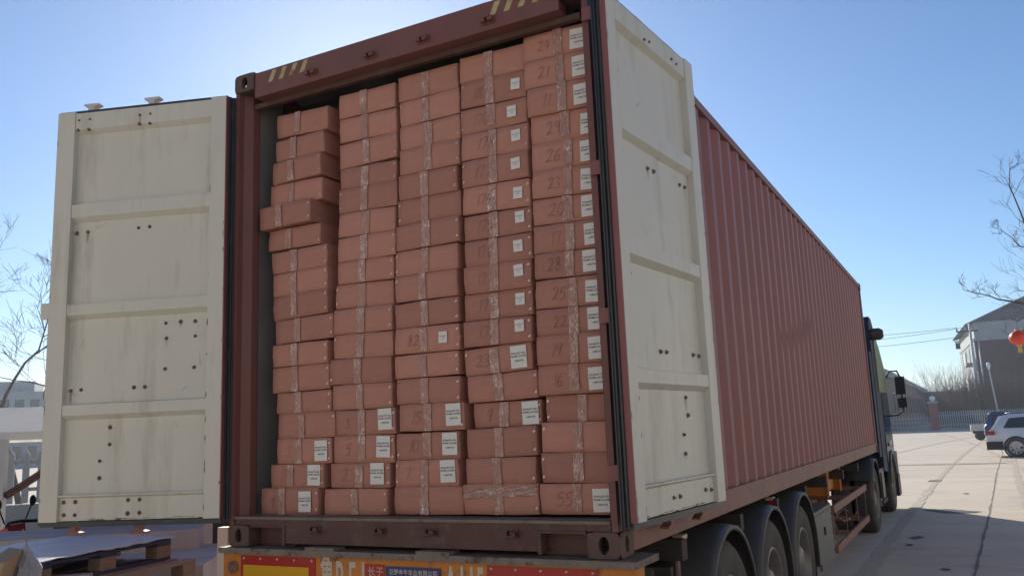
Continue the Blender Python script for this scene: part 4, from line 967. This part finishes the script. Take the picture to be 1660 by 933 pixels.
MB().box(.0, .30, -.925, -.70, .88, 1.04).bevel(.02, 2).build('tail_light', 'tail_red', suv); MB().box(.0, .30, .70, .925, .88, 1.04).bevel(.02, 2).build('tail_light', 'tail_red', suv)
MB().box(-.03, .55, -.93, .93, .30, .62).bevel(.04, 2).build('bumper', 'black_plastic', suv)
MB().box(.56, 4.3, -.928, .928, .27, .42).bevel(.02, 1).build('sill_cladding', 'black_plastic', suv)
b = MB()
for s in (-1, 1): b.tube([(.75, s*.66, 1.71), (.9, s*.66, 1.755), (2.2, s*.66, 1.765), (2.4, s*.66, 1.72)], .018, 6)
b.build('roof_rail', 'alloy', suv)
MB().box(2.9, 3.1, -1.1, -.93, 1.12, 1.26).bevel(.03, 2).build('wing_mirror', 'white_paint', suv)
prof = [(.1, .35), (.0, .5), (0, .95), (.08, 1.05), (.30, 1.72), (.5, 1.80), (3.0, 1.80), (3.5, 1.2), (4.5, 1.08), (4.62, .85), (4.62, .4), (4.4, .3), (.3, .3)]
q = at(1598, 712, 50)
van = car('parked_car', (q.x, q.y, G), R(2), 'blue_paint', 'dark blue car with a tall roof parked behind the white suv', 'car', prof, 4.62, 1.84,
    {'side': [[(.30, 1.1), (.5, 1.66), (1.5, 1.68), (1.5, 1.1)], [(1.58, 1.1), (1.58, 1.68), (2.9, 1.68), (3.2, 1.1)]], 'ends': [(.10, 1.1, .28, 1.66), (3.45, 1.22, 3.02, 1.74)]}, [(.9, .36), (3.6, .36)])
q = at(1575, 707, 56)
tc = empty('cargo_tricycle', (q.x, q.y, G), R(2), 'small cargo tricycle with a grey tray, left of the dark blue car', 'tricycle')
MB().box(0, 1.15, -.5, .5, .62, 1.02).bevel(.02, 1).build('tray', 'pale_metal', tc); MB().box(.1, 1.9, -.3, .3, .45, .6).build('frame', 'chassis', tc)
for y in (-.5, .5):
    b = MB(); b.lathe([(.2, .04), (.27, .04), (.3, 0), (.27, -.04), (.2, -.04)], 'y', (.5, y, .3), n=20, closed=True); b.lathe([(0, .02), (.2, .03), (.2, -.03), (0, -.02)], 'y', (.5, y, .3), n=20); b.build('wheel', 'tyre', tc)
b = MB(); b.lathe([(.2, .04), (.27, .04), (.3, 0), (.27, -.04), (.2, -.04)], 'y', (2.1, 0, .3), n=20, closed=True); b.build('wheel', 'tyre', tc)
MB().tube([(2.1, 0, .3), (1.95, 0, 1.0), (1.85, -.28, 1.05)], .03, 6).tube([(1.95, 0, 1.0), (1.85, .28, 1.05)], .025, 6).build('handlebar', 'black_plastic', tc)
MB().box(1.3, 1.65, -.2, .2, .6, .78).bevel(.03, 2).build('seat', 'black_plastic', tc)
# gable building -----------------------------------------------------
c = at(1598, 690, 112)
bl = empty('gable_building', (c.x, c.y, G), R(4.2), 'dark brick gable-roofed building with a pale band under its eaves, at the right edge', 'building')
bl.scale = (1.75, 1.75, 1.72); GW, GD = 14.0, 15.0; ez, pz = 8.0, 10.9
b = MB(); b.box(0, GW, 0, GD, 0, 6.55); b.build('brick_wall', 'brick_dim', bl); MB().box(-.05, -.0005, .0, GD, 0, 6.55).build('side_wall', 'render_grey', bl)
b = MB(); b.box(0, GW, 0, GD, 6.551, 6.75); b.bevel(.02); 
for v in b.b.verts: v.co.x += .1*(1 if v.co.x > 3 else -1); v.co.y += .1*(1 if v.co.y > 3 else -1)
b.build('string_course', 'fascia', bl)
MB().box(.02, GW-.02, .02, GD-.02, 6.752, ez).build('attic_wall', 'fascia', bl)
b = MB(); b.prism([(-.55, ez-.12), (-.2, ez-.12), (GW/2, pz-.1), (GW+.2, ez-.12), (GW+.55, ez-.12), (GW/2, pz+.25)], 'y', -.5, GD+.4)
b.build('roof', 'roof', bl)
MB().prism([(.02, ez), (GW-.02, ez), (GW/2, pz-.25)], 'y', .02, GD-.1).build('gable_wall', 'roof', bl)
for j in range(3):
    for i in range(4):
        y0 = 1.2+i*3.6; z0 = 1.0+j*2.0
        f = MB().box(-.09, -.051, y0, y0+1.6, z0, z0+1.3).build('window', 'fascia', bl); MB().box(-.10, -.0905, y0+.1, y0+1.5, z0+.1, z0+1.2).build('pane', 'glass', f)
    if j: MB().box(-.7, -.051, 1.0, 3.1, .7+j*2.0, .95+j*2.0).build('balcony_slab', 'fascia', bl); MB().box(-.7, -.66, 1.0, 3.1, .951+j*2.0, 1.7+j*2.0).build('balcony_rail', 'pale_metal', bl)
for i in range(3):
    for j in range(2):
        x0 = 5.2+i*3.0; z0 = 1.2+j*2.6
        f = MB().box(x0, x0+1.5, -.05, -.001, z0, z0+1.5).build('window', 'fascia', bl); MB().box(x0+.1, x0+1.4, -.06, -.0505, z0+.1, z0+1.4).build('pane', 'glass', f)
MB().tube([(.25, -.08, 0), (.25, -.08, 6.5)], .06, 6).build('downpipe', 'pale_metal', bl)
# utility pole and wires
c = at(1570, 690, 104); ul = empty('utility_pole', (c.x+1.5, c.y, G), 0, 'slim utility pole with a crossarm at the left corner of the gable building', 'utility pole')
ul.scale = (1.7, 1.7, 1.7); MB().tube([(0, 0, 0), (0, 0, 7.5)], [.13, .08], 10).build('pole', 'pale_metal', ul)
MB().box(-.9, .5, -.05, .05, 6.9, 7.0).box(-1.1, -.7, -.04, .04, 6.2, 6.28).build('crossarm', 'chassis', ul)
b = MB()
for x in (-.85, -.3, .4): b.lathe([(0, 7.0), (.05, 7.0), (.07, 7.08), (.04, 7.12), (.07, 7.18), (.03, 7.26), (0, 7.26)], 'z', (x, 0, 0), n=8)
b.build('insulator', 'fascia', ul)
MB().box(-1.05, -.75, -.15, .15, 5.7, 6.15).build('transformer', 'chassis', ul)
for k, (zz, x) in enumerate(((7.25, -.85), (7.22, -.3), (6.6, -.1))):
    a = Vector((ul.location.x+x*1.7, c.y, G+zz*1.7)); e = at(1180, 585+k*6, 124); e.z = (12.6, 11.0, 10.4)[k]
    b = MB(); P = []
    for i in range(25): t = i/24; q = a.lerp(e, t); q.z -= 1.0*4*t*(1-t)*.55; P.append(q-a)
    b.tube(P, .028, 5); tag(b.build('overhead_wire', 'chassis', None, tuple(a)), ('top overhead wire running left from the utility pole', 'middle overhead wire running left from the utility pole', 'lowest overhead wire running left from the utility pole')[k], 'wire')
c = at(1180, 690, 124); up2 = empty('utility_pole', (c.x, c.y, G), 0, 'far utility pole hidden behind the container, holding the wires', 'utility pole')
MB().tube([(0, 0, 0), (0, 0, 14.5)], [.18, .1], 8).build('pole', 'pale_metal', up2); MB().box(-.8, .8, -.08, .08, 13.5, 13.7).build('crossarm', 'chassis', up2)
# street lamp
c = at(1622, 690, 96); sl = empty('street_lamp', (c.x, c.y, G), 0, 'white street lamp with a round head in front of the gable building', 'street lamp')
sl.scale = (1.25, 1.25, 1.62); MB().tube([(0, 0, 0), (-.1, 0, 1.8), (-.3, 0, 4.1)], [.09, .07, .06], 8).build('pole', 'fascia', sl)
b = MB(); b.lathe([(0, -.3), (.09, -.26), (.17, -.05), (.17, .12), (.09, .24), (0, .26)], 'z', (-.32, 0, 4.35), n=16); b.build('lamp_head', 'lamp_globe', sl)
# far buildings
c = at(1452, 690, 108)
fb = empty('brick_building', (c.x, c.y, G), 0, 'long far red brick building receding behind the truck cab', 'building')
e = at(1508, 690, 190); an = math.atan2(e.y-c.y, e.x-c.x); fb.rotation_euler = (0, 0, an); ln = (Vector((e.x, e.y))-Vector((c.x, c.y))).length
b = MB(); b.box(-9, ln, 0, 12, 0, 6.6); b.build('wall', 'brick_far', fb); b = MB(); b.box(-9.2, ln+.2, -.25, 12.2, 6.601, 7.4); b.build('parapet', 'fascia', fb)
for i in range(14): MB().box(1+i*5.4, 3.2+i*5.4, -.04, -.001, 2.2, 4.8).build('window', 'glass', fb)
c = at(1500, 690, 190); wb = empty('low_building', (c.x, c.y, G), R(-1), 'low grey-brown building beyond the gate', 'building')
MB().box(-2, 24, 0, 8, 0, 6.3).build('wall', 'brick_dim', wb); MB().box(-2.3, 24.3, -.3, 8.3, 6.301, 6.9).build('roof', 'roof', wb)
# gate, pillar with a globe lamp, picket fence
D = 98
a = at(1450, 695, D); e = at(1519, 693, D)
gt = empty('retractable_gate', (a.x-6, a.y, G), math.atan2(e.y-a.y, e.x-a.x), 'silver folding lattice gate across the yard entrance', 'gate')
ln = (e-a).length+6; b = MB(); nb = int(ln/.36)
for i in range(nb):
    x = i*ln/nb
    b.tube([(x, 0, .1), (x, 0, 1.75)], .035, 5)
    for z in (.25, .75, 1.2):
        b.tube([(x, -.04, z), (x+ln/nb, -.04, z+.4)], .022, 4); b.tube([(x, .04, z+.4), (x+ln/nb, .04, z)], .022, 4)
b.build('lattice', 'silver', gt)
c = at(1517, 694, D-.5); gp = empty('gate_pillar', (c.x, c.y, G), 0, 'red brick gate pillar with a white globe lamp on top', 'pillar')
MB().box(-.45, .45, -.45, .45, 0, 3.1).build('shaft', 'post_brick', gp); MB().box(-.55, .55, -.55, .55, 3.101, 3.3).build('cap', 'fascia', gp)
bb = bmesh.new(); bmesh.ops.create_uvsphere(bb, u_segments=20, v_segments=12, radius=.34); b = MB(); b.b.free(); b.b = bb
for f in b.b.faces: f.smooth = True
b.build('globe_lamp', 'lamp_globe', gp, (0, 0, 3.6))
a = at(1524, 694, D); e = at(1700, 688, D)
pf = empty('picket_fence', (a.x, a.y, G), math.atan2(e.y-a.y, e.x-a.x), 'pale steel picket fence right of the gate pillar', 'fence')
b = MB()
for i in range(50): b.box(i*.26, i*.26+.10, -.03, .03, .15, 2.1)
b.build('pickets', 'fascia', pf); [MB().box(0, 13, .031, .07, z, z+.1).build('rail', 'fascia', pf) for z in (.5, 1.6)]
MB().box(0, 13, -.15, .15, 0, .149).build('kerb', 'render_grey', pf)
# bare shrubs in front of the gable building
def shrub(c, w_, h_, seed, label):
    rnd = random.Random(seed); b = MB()
    for k in range(170):
        a = rnd.uniform(0, 2*math.pi); rr = w_*.35*math.sqrt(rnd.random()); p0 = Vector((rr*math.cos(a), rr*math.sin(a)*.6, 0)); d = Vector((math.cos(a)*rnd.uniform(0, .7), math.sin(a)*rnd.uniform(0, .5), 1)).normalized(); L_ = h_*rnd.uniform(.55, 1.05)
        pts = [p0+d*L_*t+Vector((rnd.gauss(0, .05), 0, 0))*L_*t for t in (0, .35, .7, 1)]; b.tube(pts, [.035, .027, .02, .012], 3, cap=False)
        for q in range(5):
            t = rnd.uniform(.25, .95); p = p0+d*L_*t; dd = (d+Vector((rnd.gauss(0, .7), rnd.gauss(0, .5), .2))).normalized(); l2 = L_*rnd.uniform(.2, .4)
            b.tube([p, p+dd*l2*.5, p+dd*l2+Vector((0, 0, .1*l2))], [.015, .011, .006], 3, cap=False)
    return tag(b.build('bare_shrub', 'shrub', None, tuple(c), fix=False), label, 'shrub', 'bare shrubs in front of the gable building')
LB = ['bare shrub with upright twigs against the sky, left of the gable building', 'low bare shrub right of the gate pillar', 'bare shrub at the left corner of the gable building', 'dense bare shrub beside the street lamp', 'tall bare shrub behind the dark blue car', 'bare shrub at the right edge above the white suv']
for k, (px, d, w_, h_) in enumerate(((1556, 125, 7, 8.6), (1538, 112, 6, 4.4), (1582, 105, 6, 5.4), (1606, 103, 5.5, 6.2), (1630, 102, 6, 6.6), (1655, 101, 6, 6.4))):
    c = at(px, 690, d); c.z = G; shrub(c, w_, h_, 40+k, LB[k])

ws = empty('bounce_workshops', (17, 0, G), 0, 'long pale workshop row added out of view right of the yard to bounce light', 'building')  # unseen building put in to reflect sunlight onto the right door and side wall
M['ws_wall'] = mat('ws_wall', (.60, .55, .46), .85, c2=(.66, .61, .52), scale=.8)
MB().box(0, 10, -14, 52, 0, 8.0).build('wall', 'ws_wall', ws); MB().box(-.4, 10.4, -14.4, 52.4, 8.001, 8.4).build('roof', 'roof', ws)
for i in range(8): MB().box(-.06, -.001, -11+i*8, -7+i*8, 0, 3.6).build('door', 'fascia', ws)
# unseen loading hall added behind the camera so that its sunlit wall throws warm light back on the doors
hl = empty('bounce_hall', (2, -15, G), 0, 'long cream-rendered loading hall added unseen behind the camera to bounce warm light', 'building')
M['hall_wall'] = mat('hall_wall', (.46, .42, .36), .85, c2=(.52, .48, .41), scale=.8)
b = MB(); b.box(-34, 30, -14, 0, 0, 9.5); b.build('wall', 'hall_wall', hl)
MB().box(-34.4, 30.4, -14.4, .4, 9.501, 9.9).build('roof', 'roof', hl)
for i in range(8):
    f = MB().box(-31+i*8, -26.5+i*8, .001, .06, 0, 4.2).build('door', 'fascia', hl)
    MB().box(-30.5+i*8, -27+i*8, .001, .05, 5.6, 7.4).build('window', 'glass', hl)
# ------------------------------------------------------------------ air: distant things fade
hz = bpy.data.materials.new('haze'); hz.use_nodes = True; n = hz.node_tree.nodes; n.remove(n['Principled BSDF'])
pv = n.new('ShaderNodeVolumePrincipled'); pv.inputs['Density'].default_value = .0007; pv.inputs['Color'].default_value = (.82, .9, 1, 1); pv.inputs['Anisotropy'].default_value = .6
hz.node_tree.links.new(pv.outputs[0], n['Material Output'].inputs['Volume'])
o = MB().box(-1700, 1700, -1700, 1700, G-1, 20.5).build('haze', hz); tag(o, kind='stuff')
